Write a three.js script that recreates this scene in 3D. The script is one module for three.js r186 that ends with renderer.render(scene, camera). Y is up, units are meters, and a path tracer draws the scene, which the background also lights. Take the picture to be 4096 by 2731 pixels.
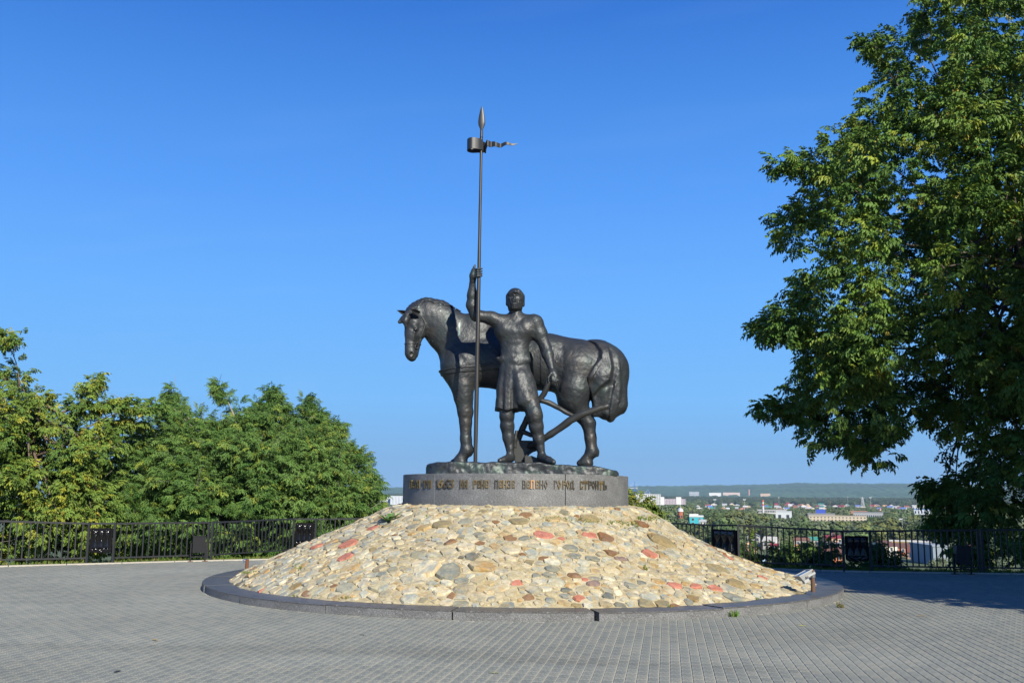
import * as THREE from 'three';
import { mergeGeometries } from 'three/addons/utils/BufferGeometryUtils.js';
import { ImprovedNoise } from 'three/addons/math/ImprovedNoise.js';
import { RoundedBoxGeometry } from 'three/addons/geometries/RoundedBoxGeometry.js';

// ---------- camera ----------
const EYE = 1.6, FPX = 3934, HORIZON = 620, ROLL = THREE.MathUtils.degToRad(0.45);
const PITCH = Math.atan(HORIZON / FPX);
const V3 = (x, y, z) => new THREE.Vector3(x, y, z);
const scene = new THREE.Scene();
const camera = new THREE.PerspectiveCamera(THREE.MathUtils.radToDeg(2 * Math.atan(1365.5 / FPX)), 1024 / 682, 0.1, 20000);
const camF = V3(0, Math.sin(PITCH), -Math.cos(PITCH)), camU0 = V3(0, Math.cos(PITCH), Math.sin(PITCH)), camR0 = V3(1, 0, 0);
const cR = Math.cos(ROLL), sR = Math.sin(ROLL);
const camR = camR0.clone().multiplyScalar(cR).addScaledVector(camU0, sR), camU = camU0.clone().multiplyScalar(cR).addScaledVector(camR0, -sR);
camera.position.set(0, EYE, 0);
camera.quaternion.setFromRotationMatrix(new THREE.Matrix4().makeBasis(camR, camU, camF.clone().negate()));
scene.add(camera);
// photo pixel (4096 x 2731) -> direction; then a point at a known depth, or on level ground
const ray = (u, v) => camR.clone().multiplyScalar(u - 2048).addScaledVector(camU, 1365.5 - v).addScaledVector(camF, FPX);
const P = (u, v, z) => { const d = ray(u, v); return d.multiplyScalar(z / d.z).add(V3(0, EYE, 0)); };
const G = (u, v, y = 0) => { const d = ray(u, v); return d.multiplyScalar((y - EYE) / d.y).add(V3(0, EYE, 0)); };

// ---------- sky, sun, exposure ----------
const renderer = new THREE.WebGLRenderer({ antialias: true });
renderer.toneMapping = THREE.LinearToneMapping;
renderer.toneMappingExposure = 1.6;
renderer.shadowMap.enabled = true;
const lerp0 = (a, b, t) => a + (b - a) * t, sstep0 = (t) => { t = Math.min(1, Math.max(0, t)); return t * t * (3 - 2 * t); }, imp0 = new ImprovedNoise(), cloudN = (x, y, s) => imp0.noise(x + s * 9.7, y + s * 3.3, s);
{
  const W = 2048, H = 1024, data = new Float32Array(W * H * 4);
  const stops = [[-90, .12, .14, .15], [-4, .16, .24, .34], [0, .25, .46, .76], [2.1, .235, .467, .79], [5.5, .205, .515, .97], [11.35, .155, .455, 1.01], [17.1, .106, .358, .958], [22.8, .067, .272, .807], [28, .04, .191, .68], [40, .024, .13, .52], [90, .015, .08, .36]].map(([e, ...c]) => [e, ...c.map((x) => x / 1.6)]);
  for (let j = 0; j < H; j++) {
    const e = ((j + .5) / H - .5) * 180;
    let k = 0; while (k < stops.length - 2 && e > stops[k + 1][0]) k++;
    const a = stops[k], b = stops[k + 1], t = Math.min(1, Math.max(0, (e - a[0]) / (b[0] - a[0])));
    for (let i = 0; i < W; i++) { // clear air with the faintest high cirrus
      const o = (j * W + i) * 4, el = e * Math.PI / 180, az = (i + .5) / W * 2 * Math.PI, k = 1 / Math.max(.12, Math.sin(el)), x = Math.cos(az) * Math.cos(el) * k, z = Math.sin(az) * Math.cos(el) * k;
      const ci = e > 0 ? Math.max(0, cloudN(x * .9 + z * .35, z * 3.1 - x, 3) * .75 + cloudN(x * 3, z * 8 - x * 2, 7) * .3 - .16) * sstep0(e / 6) * .07 : 0;
      for (let c = 0; c < 3; c++) data[o + c] = lerp0(a[c + 1] + (b[c + 1] - a[c + 1]) * t, [.36, .47, .62][c], ci); data[o + 3] = 1; }
  }
  const sky = new THREE.DataTexture(data, W, H, THREE.RGBAFormat, THREE.FloatType);
  sky.mapping = THREE.EquirectangularReflectionMapping; sky.magFilter = THREE.LinearFilter; sky.minFilter = THREE.LinearFilter; sky.needsUpdate = true;
  scene.background = sky; scene.environment = sky;
}
const SUN_AZ = THREE.MathUtils.degToRad(25), SUN_EL = THREE.MathUtils.degToRad(32);
const sunDir = V3(Math.sin(SUN_AZ) * Math.cos(SUN_EL), Math.sin(SUN_EL), Math.cos(SUN_AZ) * Math.cos(SUN_EL));
const sun = new THREE.DirectionalLight(new THREE.Color().setRGB(1, .92, .77), 5);
sun.position.copy(sunDir).multiplyScalar(80).add(V3(0, 0, -18)); sun.target.position.set(0, 0, -18);
sun.castShadow = true; sun.shadow.mapSize.set(4096, 4096);
Object.assign(sun.shadow.camera, { left: -45, right: 45, top: 45, bottom: -45, near: 1, far: 220 });
scene.add(sun, sun.target);

// ---------- helpers ----------
const rng = (s) => () => { s = (s + 0x6d2b79f5) | 0; let t = Math.imul(s ^ (s >>> 15), 1 | s); t = (t + Math.imul(t ^ (t >>> 7), 61 | t)) ^ t; return ((t ^ (t >>> 14)) >>> 0) / 4294967296; };
const imp = new ImprovedNoise(), N3 = (x, y, z) => imp.noise(x + 31.3, y + 17.7, z + 53.1);
const fbm = (x, y, z, o = 3) => { let s = 0, a = .5, f = 1; for (let i = 0; i < o; i++) { s += a * N3(x * f, y * f, z * f); a *= .5; f *= 2.03; } return s; };
const lerp = THREE.MathUtils.lerp, clamp = THREE.MathUtils.clamp, sstep = (a, b, x) => { const t = clamp((x - a) / (b - a), 0, 1); return t * t * (3 - 2 * t); };
const pieces = (pts) => (x) => { if (x <= pts[0][0]) return pts[0][1]; for (let i = 1; i < pts.length; i++) if (x <= pts[i][0]) return lerp(pts[i - 1][1], pts[i][1], (x - pts[i - 1][0]) / (pts[i][0] - pts[i - 1][0])); return pts[pts.length - 1][1]; };
const used = {};
const numbered = (n) => { used[n] = (used[n] ?? -1) + 1; return used[n] ? n + '_' + String(used[n]).padStart(3, '0') : n; };
const rgb = (r, g, b) => new THREE.Color().setRGB(r, g, b);
const mat = (c, o = {}) => new THREE.MeshStandardMaterial({ color: c instanceof THREE.Color ? c : rgb(...c), roughness: .8, metalness: 0, ...o });
function mesh(name, geo, m, parent) { const o = new THREE.Mesh(geo, m); o.name = parent ? name : numbered(name); o.castShadow = o.receiveShadow = true; (parent ?? scene).add(o); return o; }
function thing(name, label, category, pos = [0, 0, 0], turn = 0, group) { const o = new THREE.Group(); o.name = numbered(name); o.position.set(...pos); o.rotation.y = turn; tag(o, label, category, group); scene.add(o); return o; }
function tag(o, label, category, group, kind) { Object.assign(o.userData, { label, category }); if (group) o.userData.group = group; if (kind) o.userData.kind = kind; return o; }
function structure(name, geo, m, label) { const o = mesh(name, geo, m); o.userData.kind = 'structure'; if (label) o.userData.label = label; return o; }
const box = (x0, x1, y0, y1, z0, z1) => new THREE.BoxGeometry(x1 - x0, y1 - y0, z1 - z0).translate((x0 + x1) / 2, (y0 + y1) / 2, (z0 + z1) / 2);
// a bar between two points with a rectangular section
function bar(a, b, w, h = w, up = V3(0, 1, 0)) {
  const d = b.clone().sub(a), L = d.length(); d.normalize();
  let s = new THREE.Vector3().crossVectors(up, d); if (s.lengthSq() < 1e-6) s.set(1, 0, 0); s.normalize();
  const t = new THREE.Vector3().crossVectors(d, s);
  return new THREE.BoxGeometry(w, h, L).applyMatrix4(new THREE.Matrix4().makeBasis(s, t, d).setPosition(a.clone().add(b).multiplyScalar(.5)));
}
function rod(a, b, ra, rb = ra, n = 10) {
  const d = b.clone().sub(a), L = d.length();
  return new THREE.CylinderGeometry(rb, ra, L, n).applyQuaternion(new THREE.Quaternion().setFromUnitVectors(V3(0, 1, 0), d.normalize())).translate((a.x + b.x) / 2, (a.y + b.y) / 2, (a.z + b.z) / 2);
}
function tube(pts, radii, n = 8) { // tapered tube through points
  const curve = new THREE.CatmullRomCurve3(pts), m = pts.length * 4, pos = [], idx = [];
  const fr = curve.computeFrenetFrames(m), q = V3();
  for (let i = 0; i <= m; i++) {
    const t = i / m, c = curve.getPointAt(t), k = t * (radii.length - 1), k0 = Math.min(radii.length - 2, Math.floor(k)), r = lerp(radii[k0], radii[k0 + 1], k - k0);
    for (let j = 0; j < n; j++) { const a = j / n * 2 * Math.PI; q.copy(c).addScaledVector(fr.normals[i], Math.cos(a) * r).addScaledVector(fr.binormals[i], Math.sin(a) * r); pos.push(q.x, q.y, q.z); }
    if (i) for (let j = 0; j < n; j++) { const a = (i - 1) * n + j, b = (i - 1) * n + (j + 1) % n; idx.push(a, b, a + n, b, b + n, a + n); }
  }
  const e = pos.length / 3; for (const i of [0, m]) { const c = curve.getPointAt(i / m); pos.push(c.x, c.y, c.z); }
  for (let j = 0; j < n; j++) { idx.push(e, (j + 1) % n, j); idx.push(e + 1, m * n + j, m * n + (j + 1) % n); }
  const g = new THREE.BufferGeometry(); g.setAttribute('position', new THREE.Float32BufferAttribute(pos, 3)); g.setIndex(idx); g.computeVertexNormals(); return g;
}
const join = (list) => mergeGeometries(list.map((g) => { const h = g.index ? g.toNonIndexed() : g; for (const n of Object.keys(h.attributes)) if (!['position', 'normal'].includes(n)) h.deleteAttribute(n); if (!h.attributes.normal) h.computeVertexNormals(); return h; }));
function canvasTex(w, h, fn, srgb = true) { // per-pixel texture; fn(x, y) -> [r, g, b] 0..255
  const d = new Uint8Array(w * h * 4);
  for (let y = 0; y < h; y++) for (let x = 0; x < w; x++) { const c = fn(x, y), o = (y * w + x) * 4; d[o] = c[0]; d[o + 1] = c[1]; d[o + 2] = c[2]; d[o + 3] = 255; }
  const t = new THREE.DataTexture(d, w, h); t.magFilter = THREE.LinearFilter; t.minFilter = THREE.LinearMipmapLinearFilter; t.generateMipmaps = true; t.wrapS = t.wrapT = THREE.RepeatWrapping; if (srgb) t.colorSpace = THREE.SRGBColorSpace; t.needsUpdate = true; return t;
}
// periodic value noise on a torus
function tileNoise(seed, per) { const r = rng(seed), g = Array.from({ length: per * per }, r); return (x, y) => { const X = x * per, Y = y * per, x0 = Math.floor(X), y0 = Math.floor(Y), fx = X - x0, fy = Y - y0, sx = fx * fx * (3 - 2 * fx), sy = fy * fy * (3 - 2 * fy), at = (i, j) => g[((j % per + per) % per) * per + ((i % per + per) % per)]; return lerp(lerp(at(x0, y0), at(x0 + 1, y0), sx), lerp(at(x0, y0 + 1), at(x0 + 1, y0 + 1), sx), sy); }; }

// ---- surface nets: mesh the zero level of a distance field ----
function surfaceNet(f, lo, hi, cell, colour) {
  const nx = Math.ceil((hi.x - lo.x) / cell) + 1, ny = Math.ceil((hi.y - lo.y) / cell) + 1, nz = Math.ceil((hi.z - lo.z) / cell) + 1;
  const val = new Float32Array(nx * ny * nz), at = (i, j, k) => i + nx * (j + ny * k);
  // coarse pass first so that empty space is skipped
  const S = 4, big = cell * S * 1.9;
  for (let k = 0; k < nz; k += S) for (let j = 0; j < ny; j += S) for (let i = 0; i < nx; i += S) {
    const c = f(lo.x + (i + S / 2) * cell, lo.y + (j + S / 2) * cell, lo.z + (k + S / 2) * cell), far = Math.abs(c) > big;
    for (let c3 = k; c3 < Math.min(nz, k + S); c3++) for (let c2 = j; c2 < Math.min(ny, j + S); c2++) for (let c1 = i; c1 < Math.min(nx, i + S); c1++)
      val[at(c1, c2, c3)] = far ? c : f(lo.x + c1 * cell, lo.y + c2 * cell, lo.z + c3 * cell);
  }
  const vid = new Int32Array(nx * ny * nz).fill(-1), pos = [], idx = [];
  const E = [[0, 1], [0, 2], [0, 4], [1, 3], [1, 5], [2, 3], [2, 6], [3, 7], [4, 5], [4, 6], [5, 7], [6, 7]], c = new Float32Array(8);
  for (let k = 0; k < nz - 1; k++) for (let j = 0; j < ny - 1; j++) for (let i = 0; i < nx - 1; i++) {
    let m = 0; for (let q = 0; q < 8; q++) { c[q] = val[at(i + (q & 1), j + ((q >> 1) & 1), k + (q >> 2))]; if (c[q] < 0) m |= 1 << q; }
    if (m === 0 || m === 255) continue;
    let x = 0, y = 0, z = 0, n = 0;
    for (const [a, b] of E) if ((c[a] < 0) !== (c[b] < 0)) { const t = c[a] / (c[a] - c[b]); x += lerp(a & 1, b & 1, t); y += lerp((a >> 1) & 1, (b >> 1) & 1, t); z += lerp(a >> 2, b >> 2, t); n++; }
    vid[at(i, j, k)] = pos.length / 3; pos.push(lo.x + (i + x / n) * cell, lo.y + (j + y / n) * cell, lo.z + (k + z / n) * cell);
  }
  const quad = (a, b, d, e, flip) => { if (a < 0 || b < 0 || d < 0 || e < 0) return; flip ? idx.push(a, d, b, a, e, d) : idx.push(a, b, d, a, d, e); };
  for (let k = 1; k < nz - 1; k++) for (let j = 1; j < ny - 1; j++) for (let i = 1; i < nx - 1; i++) {
    const s = val[at(i, j, k)] < 0;
    if (s !== val[at(i + 1, j, k)] < 0) quad(vid[at(i, j - 1, k - 1)], vid[at(i, j, k - 1)], vid[at(i, j, k)], vid[at(i, j - 1, k)], !s);
    if (s !== val[at(i, j + 1, k)] < 0) quad(vid[at(i - 1, j, k - 1)], vid[at(i - 1, j, k)], vid[at(i, j, k)], vid[at(i, j, k - 1)], !s);
    if (s !== val[at(i, j, k + 1)] < 0) quad(vid[at(i - 1, j - 1, k)], vid[at(i, j - 1, k)], vid[at(i, j, k)], vid[at(i - 1, j, k)], !s);
  }
  const nor = new Float32Array(pos.length), col = colour && new Float32Array(pos.length), e = cell * .6;
  for (let i = 0; i < pos.length; i += 3) {
    const x = pos[i], y = pos[i + 1], z = pos[i + 2];
    let gx = f(x + e, y, z) - f(x - e, y, z), gy = f(x, y + e, z) - f(x, y - e, z), gz = f(x, y, z + e) - f(x, y, z - e); const l = Math.hypot(gx, gy, gz) || 1;
    nor[i] = gx / l; nor[i + 1] = gy / l; nor[i + 2] = gz / l;
    if (col) { const q = colour(x, y, z, gy / l); col[i] = q[0]; col[i + 1] = q[1]; col[i + 2] = q[2]; }
  }
  const g = new THREE.BufferGeometry();
  g.setAttribute('position', new THREE.Float32BufferAttribute(pos, 3)); g.setAttribute('normal', new THREE.BufferAttribute(nor, 3));
  if (col) g.setAttribute('color', new THREE.BufferAttribute(col, 3));
  g.setAttribute('uv', new THREE.Float32BufferAttribute(Array.from({ length: pos.length / 3 * 2 }, (_, i) => i & 1 ? pos[(i >> 1) * 3 + 1] + pos[(i >> 1) * 3 + 2] * .35 : pos[(i >> 1) * 3] + pos[(i >> 1) * 3 + 2] * .75), 2));
  g.setIndex(idx); return g;
}
const smin = (a, b, k) => { const h = Math.max(k - Math.abs(a - b), 0) / k; return Math.min(a, b) - h * h * k * .25; };
const smax = (a, b, k) => -smin(-a, -b, k);
// tapered capsule; zs < 1 flattens it in depth about its own axis
function cone(a, b, ra, rb, k = .08, zs = 1) {
  const bx = b.x - a.x, by = b.y - a.y, bz = b.z - a.z, L = bx * bx + by * by + bz * bz + 1e-9;
  return { k, d: (x, y, z) => { const px = x - a.x, py = y - a.y, pz = z - a.z; let h = (px * bx + py * by + pz * bz) / L; h = h < 0 ? 0 : h > 1 ? 1 : h; const qx = px - bx * h, qy = py - by * h, qz = (pz - bz * h) / zs; return Math.sqrt(qx * qx + qy * qy + qz * qz) - ra - (rb - ra) * h; } };
}
const union = (prims) => (x, y, z) => { let d = 1e3; for (let i = 0; i < prims.length; i++) { const p = prims[i], e = p.d(x, y, z); d = d > 900 ? e : smin(d, e, p.k); } return d; };

// ---------- plaza ----------
const ZC = -18.9, XK = .22, XD = .09, RK = 5.73, RKI = 5.28, RD = 2.13, KERB_H = .118;
const edgeZ = pieces([[-40, -18], [-14, -20.6], [-11.2, -22], [-9.4, -23.1], [-7.4, -24.4], [-5.6, -25.3], [0, -27], [3.6, -25.6], [5.3, -23.4], [7.5, -22.5], [10.4, -22.2], [14, -22], [40, -20]]);
const vp = ray(2669, 1991), courseDir = V3(vp.x, 0, vp.z).normalize(), courseSide = V3(-courseDir.z, 0, courseDir.x);
{
  // sand bed under the pavers, reaching behind the camera
  const sh = new THREE.Shape(); sh.moveTo(-40, -30); sh.lineTo(40, -30);
  for (let x = 40; x >= -40; x -= 1) sh.lineTo(x, -edgeZ(x));
  const g = new THREE.ShapeGeometry(sh).rotateX(-Math.PI / 2).translate(0, -.0062, 0);
  const bed = structure('pavement', g, mat([.4, .38, .3], { roughness: 1 }), 'grey brick paving of the viewing plaza with pale sanded joints');
  const dull = (c, o) => new THREE.MeshPhysicalMaterial({ color: rgb(...c), roughness: .9, specularIntensity: .35, ...o });
  const W = .1, L = .2, J = .003, pv = (w, l) => {
    const a = w / 2, b = l / 2, c = .0062, top = [[-a + c, -b + c], [a - c, -b + c], [a - c, b - c], [-a + c, b - c]], mid = [[-a, -b], [a, -b], [a, b], [-a, b]], pos = [];
    const q = (p, r, s, t) => pos.push(...p, ...r, ...s, ...p, ...s, ...t), T = top.map(([x, z]) => [x, 0, z]), M = mid.map(([x, z]) => [x, -.005, z]), B = mid.map(([x, z]) => [x, -.03, z]);
    q(T[3], T[2], T[1], T[0]); for (let i = 0; i < 4; i++) { const j = (i + 1) % 4; q(M[i], T[i], T[j], M[j]); q(B[i], M[i], M[j], B[j]); }
    const g = new THREE.BufferGeometry(); g.setAttribute('position', new THREE.Float32BufferAttribute(pos, 3));
    g.setAttribute('uv', new THREE.Float32BufferAttribute(Array.from({ length: pos.length / 3 }, (_, i) => [pos[i * 3] * 4 + .5, pos[i * 3 + 2] * 4 + .5]).flat(), 2));
    g.computeVertexNormals(); return g;
  };
  const paverGeo = pv(W - J * 2, L - J * 2), r = rng(11), list = [];
  const grit = tileNoise(5, 96), grit2 = tileNoise(6, 24);
  const gritTex = canvasTex(256, 256, (x, y) => { const v = 205 + 34 * (grit(x / 256, y / 256) - .5) * 2 + 22 * (grit2(x / 256, y / 256) - .5) * 2; return [v, v, v]; });
  const p = V3();
  for (let i = -260; i < 260; i++) for (let j = 30; j < 170; j++) {
    const s = (i + .5) * W, t = (j + (i & 1 ? .5 : 0)) * L;
    p.copy(courseSide).multiplyScalar(s).addScaledVector(courseDir, t);
    if (p.z > -6.6 || Math.abs(p.x) > .6 * -p.z + 2.5 || p.z < edgeZ(p.x) + .12) continue;
    const d = Math.hypot(p.x - XK, p.z - ZC); if (d < RK - .02) continue;
    list.push([p.x, p.z, p.distanceTo(V3(0, -1.6, 0)), Math.abs(p.x) < .54 * -p.z && p.z < -8.9]);
  }
  const face = Math.atan2(courseDir.x, courseDir.z);
  const tones = [[.176, .186, .165], [.183, .192, .169], [.166, .177, .159], [.191, .197, .171], [.157, .168, .153]];
  const mats = tones.map((t) => dull(t.map((x) => x * 1.85), { map: gritTex }));
  list.sort((a, b) => (b[3] - a[3]) || a[2] - b[2]);
  const trackL = [G(-300, 2580), G(1500, 2605), G(3000, 2690), G(3600, 2731)], track = (x, z) => { let m = 9; for (let i = 1; i < 4; i++) { const a = trackL[i - 1], b2 = trackL[i], ex = b2.x - a.x, ez = b2.z - a.z, t = clamp(((x - a.x) * ex + (z - a.z) * ez) / (ex * ex + ez * ez), 0, 1); m = Math.min(m, Math.hypot(x - a.x - ex * t, z - a.z - ez * t)); } return .17 * Math.exp(-m * m / .09) * (1 + fbm(x * 2, z * 2, 4)); }; // dark scuffed wheel track
  const worn = (x, z) => 1 - track(x, z) + .22 * fbm(x * .5, z * .35, 3, 3) + .16 * fbm(x * .25 + z * .15, z * 1.1, 8, 2);
  list.slice(0, 300).forEach(([x, z], k) => {
    const o = mesh('paver', paverGeo, mats[r() < track(x, z) * 5 ? 4 : Math.floor(r() * 5)], bed);
    o.position.set(x, (r() - .5) * .0006, z); o.rotation.set((r() - .5) * .004, face + (r() - .5) * .012, (r() - .5) * .006);
  });
  const rest = list.slice(300), im = new THREE.InstancedMesh(paverGeo, dull([1, 1, 1], { map: gritTex }), rest.length);
  im.name = 'paver_field'; im.userData.kind = 'stuff'; im.castShadow = im.receiveShadow = true;
  const o = new THREE.Object3D(), c = new THREE.Color();
  rest.forEach(([x, z], k) => {
    o.position.set(x, (r() - .5) * .0008, z); o.rotation.set((r() - .5) * .004, face + (r() - .5) * .014, (r() - .5) * .006); o.updateMatrix(); im.setMatrixAt(k, o.matrix);
    const t = tones[Math.floor(r() * 5)], w = 1.85 * worn(x, z); c.setRGB(t[0] * w, t[1] * w, t[2] * w); im.setColorAt(k, c);
  });
  bed.add(im);
  // pale concrete edging along the far rim
  const eg = []; for (let x = -14; x < 12; x += 1) { if (x > -4.6 && x < 4) continue; const a = V3(x, .0, edgeZ(x) + .06), b = V3(x + .985, .0, edgeZ(x + .985) + .06); const e = mesh('edging_block', bar(a, b, .1, .05), mat([.36, .34, .29], { roughness: .9 }), bed); }
}

// ---------- granite ----------
function granite(seed, base, warm) {
  const r = rng(seed), S = 512, n1 = tileNoise(seed + 1, 256), n2 = tileNoise(seed + 2, 150), n3 = tileNoise(seed + 3, 7), blob = new Float32Array(S * S);
  for (let i = 0; i < 150; i++) { const cx = r() * S, cy = r() * S, R = 2 + r() * r() * 11, s = .25 + r() * .5; for (let y = -R; y <= R; y++) for (let x = -R; x <= R; x++) { const d = Math.hypot(x, y * 1.2) / R; if (d < 1) { const k = (((Math.round(cy + y) % S) + S) % S) * S + (((Math.round(cx + x) % S) + S) % S); blob[k] = Math.max(blob[k], s * (1 - d * d * .4)); } } }
  return canvasTex(S, S, (x, y) => { const u = x / S, v = y / S, k = (n1(u, v) - .5) * 95 + (n2(u, v) - .5) * 45 + (n3(u, v) - .5) * 22 + blob[y * S + x] * 42, g = base + k; return [clamp(g + warm, 0, 255), clamp(g, 0, 255), clamp(g - warm * .6, 0, 255)]; });
}
const graniteTex = granite(21, 138, -1), graniteRough = mat([.455, .465, .475], { roughness: .6, map: graniteTex });
const graniteKerb = mat([.5, .512, .52], { roughness: .85, map: granite(33, 132, 0) }), granitePolished = mat([.4, .4, .39], { roughness: .42, map: granite(44, 120, 1) });
function sector(cx, r0, r1, y0, y1, a0, a1, n, bev = 0) { // ring block; angle 0 faces the camera, uv in metres
  const pos = [], uv = [], pt = (r, y, a) => [cx + Math.sin(a) * r, y, ZC + Math.cos(a) * r];
  const q = (A, B, C, D, ua, ub, uc, ud) => { pos.push(...A, ...B, ...C, ...A, ...C, ...D); uv.push(...ua, ...ub, ...uc, ...ua, ...uc, ...ud); };
  const prof = [[r1, y0], [r1, y1 - bev], [r1 - bev, y1], [r0, y1], [r0, y0]];
  let acc = 0; const dist = prof.map(([r, y], i) => i ? acc += Math.hypot(r - prof[i - 1][0], y - prof[i - 1][1]) : 0);
  for (let i = 0; i < n; i++) { const A = lerp(a0, a1, i / n), B = lerp(a0, a1, (i + 1) / n); for (let k = 0; k < prof.length; k++) { const m = (k + 1) % prof.length, [ra, ya] = prof[k], [rb, yb] = prof[m], ub = m ? dist[m] : acc + .3; if (ra === rb && ya === yb) continue; q(pt(ra, ya, A), pt(ra, ya, B), pt(rb, yb, B), pt(rb, yb, A), [A * r1, dist[k]], [B * r1, dist[k]], [B * r1, ub], [A * r1, ub]); } }
  for (const [A, s] of [[a0, 1], [a1, -1]]) { const f = prof.map(([r, y]) => pt(r, y, A)), w = prof.map(([r, y]) => [r, y]); for (let k = 1; k < f.length - 1; k++) { const o = s > 0 ? [0, k, k + 1] : [0, k + 1, k]; for (const i of o) { pos.push(...f[i]); uv.push(...w[i]); } } }
  const g = new THREE.BufferGeometry(); g.setAttribute('position', new THREE.Float32BufferAttribute(pos, 3)); g.setAttribute('uv', new THREE.Float32BufferAttribute(uv, 2)); g.computeVertexNormals(); return g;
}
{
  const kerb = thing('granite_kerb_ring', 'low ring of speckled granite blocks around the foot of the stone mound', 'kerb');
  const r = rng(5), step = 2 * Math.PI / 19, a0 = THREE.MathUtils.degToRad(-9.8);
  for (let i = 0; i < 19; i++) {
    const gapA = i === 1 ? .006 : .0012 + r() * .0012, gapB = i === 0 ? .005 : .0012 + r() * .0012, dy = (r() - .5) * .012, dr = (r() - .5) * .02, tw = i === 1 ? .018 : 0;
    const b = mesh('kerb_block', sector(XK, RKI - .1, RK + dr + tw, -.03, KERB_H - .02 + dy, a0 + i * step + gapA, a0 + (i + 1) * step - gapB, 12), graniteKerb, kerb);
    mesh('polished_top', sector(XK, RKI - .1, RK + dr + tw - .004, KERB_H - .0185 + dy, KERB_H + dy, a0 + i * step + gapA, a0 + (i + 1) * step - gapB, 12, .004), granitePolished, b);
  }
}

// ---------- stone mound ----------
const profL = pieces([[2.0, 1.45], [2.13, 1.44], [2.4, 1.37], [2.92, 1.14], [3.97, .70], [4.98, .255], [5.3, .09]]);
const moundY = (th, r) => { const t = clamp((r - 2.5) / (5.27 - 2.5), 0, 1); return profL(r) - .16 * Math.max(0, Math.sin(th)) * 4 * t * (1 - t) + .04 * fbm(Math.sin(th) * r * .9, Math.cos(th) * r * .9, 2); };
const moundP = (th, r, up = 0) => { const cx = lerp(XK, XD, clamp((RKI - r) / (RKI - RD), 0, 1)); return V3(cx + Math.sin(th) * r, moundY(th, r) + up, ZC + Math.cos(th) * r); };
function onMound(u, v) { // follow the view ray down to the mound
  const d = ray(u, v).normalize();
  for (let t = 10; t < 26; t += .01) { const x = d.x * t, y = EYE + d.y * t, z = d.z * t, r = Math.hypot(x - .15, z - ZC), th = Math.atan2(x - .15, z - ZC); if (r > 2 && r < 5.4 && y < moundY(th, r)) return [th, r]; }
  return null;
}
const rockTex = (seed, wts) => { // patches of cream, pale, grey and ochre rock
  const C = [[.355, .31, .188], [.42, .385, .28], [.235, .25, .225], [.33, .225, .095]], ns = C.map((_, i) => [tileNoise(seed + i, 7), tileNoise(seed + 10 + i, 22)]), f1 = tileNoise(seed + 30, 90), f2 = tileNoise(seed + 31, 40);
  const e = (x) => 255 * (x <= .0031308 ? 12.92 * x : 1.055 * Math.pow(x, 1 / 2.4) - .055);
  return canvasTex(384, 384, (x, y) => { const u = x / 384, v = y / 384, w = C.map((_, i) => Math.exp(9 * (ns[i][0](u, v) * .62 + ns[i][1](u, v) * .38 + wts[i]))), t = w.reduce((p, q) => p + q, 0), g = 1 + .3 * (f1(u, v) - .5) + .26 * (f2(u, v) - .5); return [0, 1, 2].map((c) => clamp(e(C.reduce((s, q, i) => s + q[c] * w[i], 0) / t * g), 0, 255)); });
};
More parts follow.
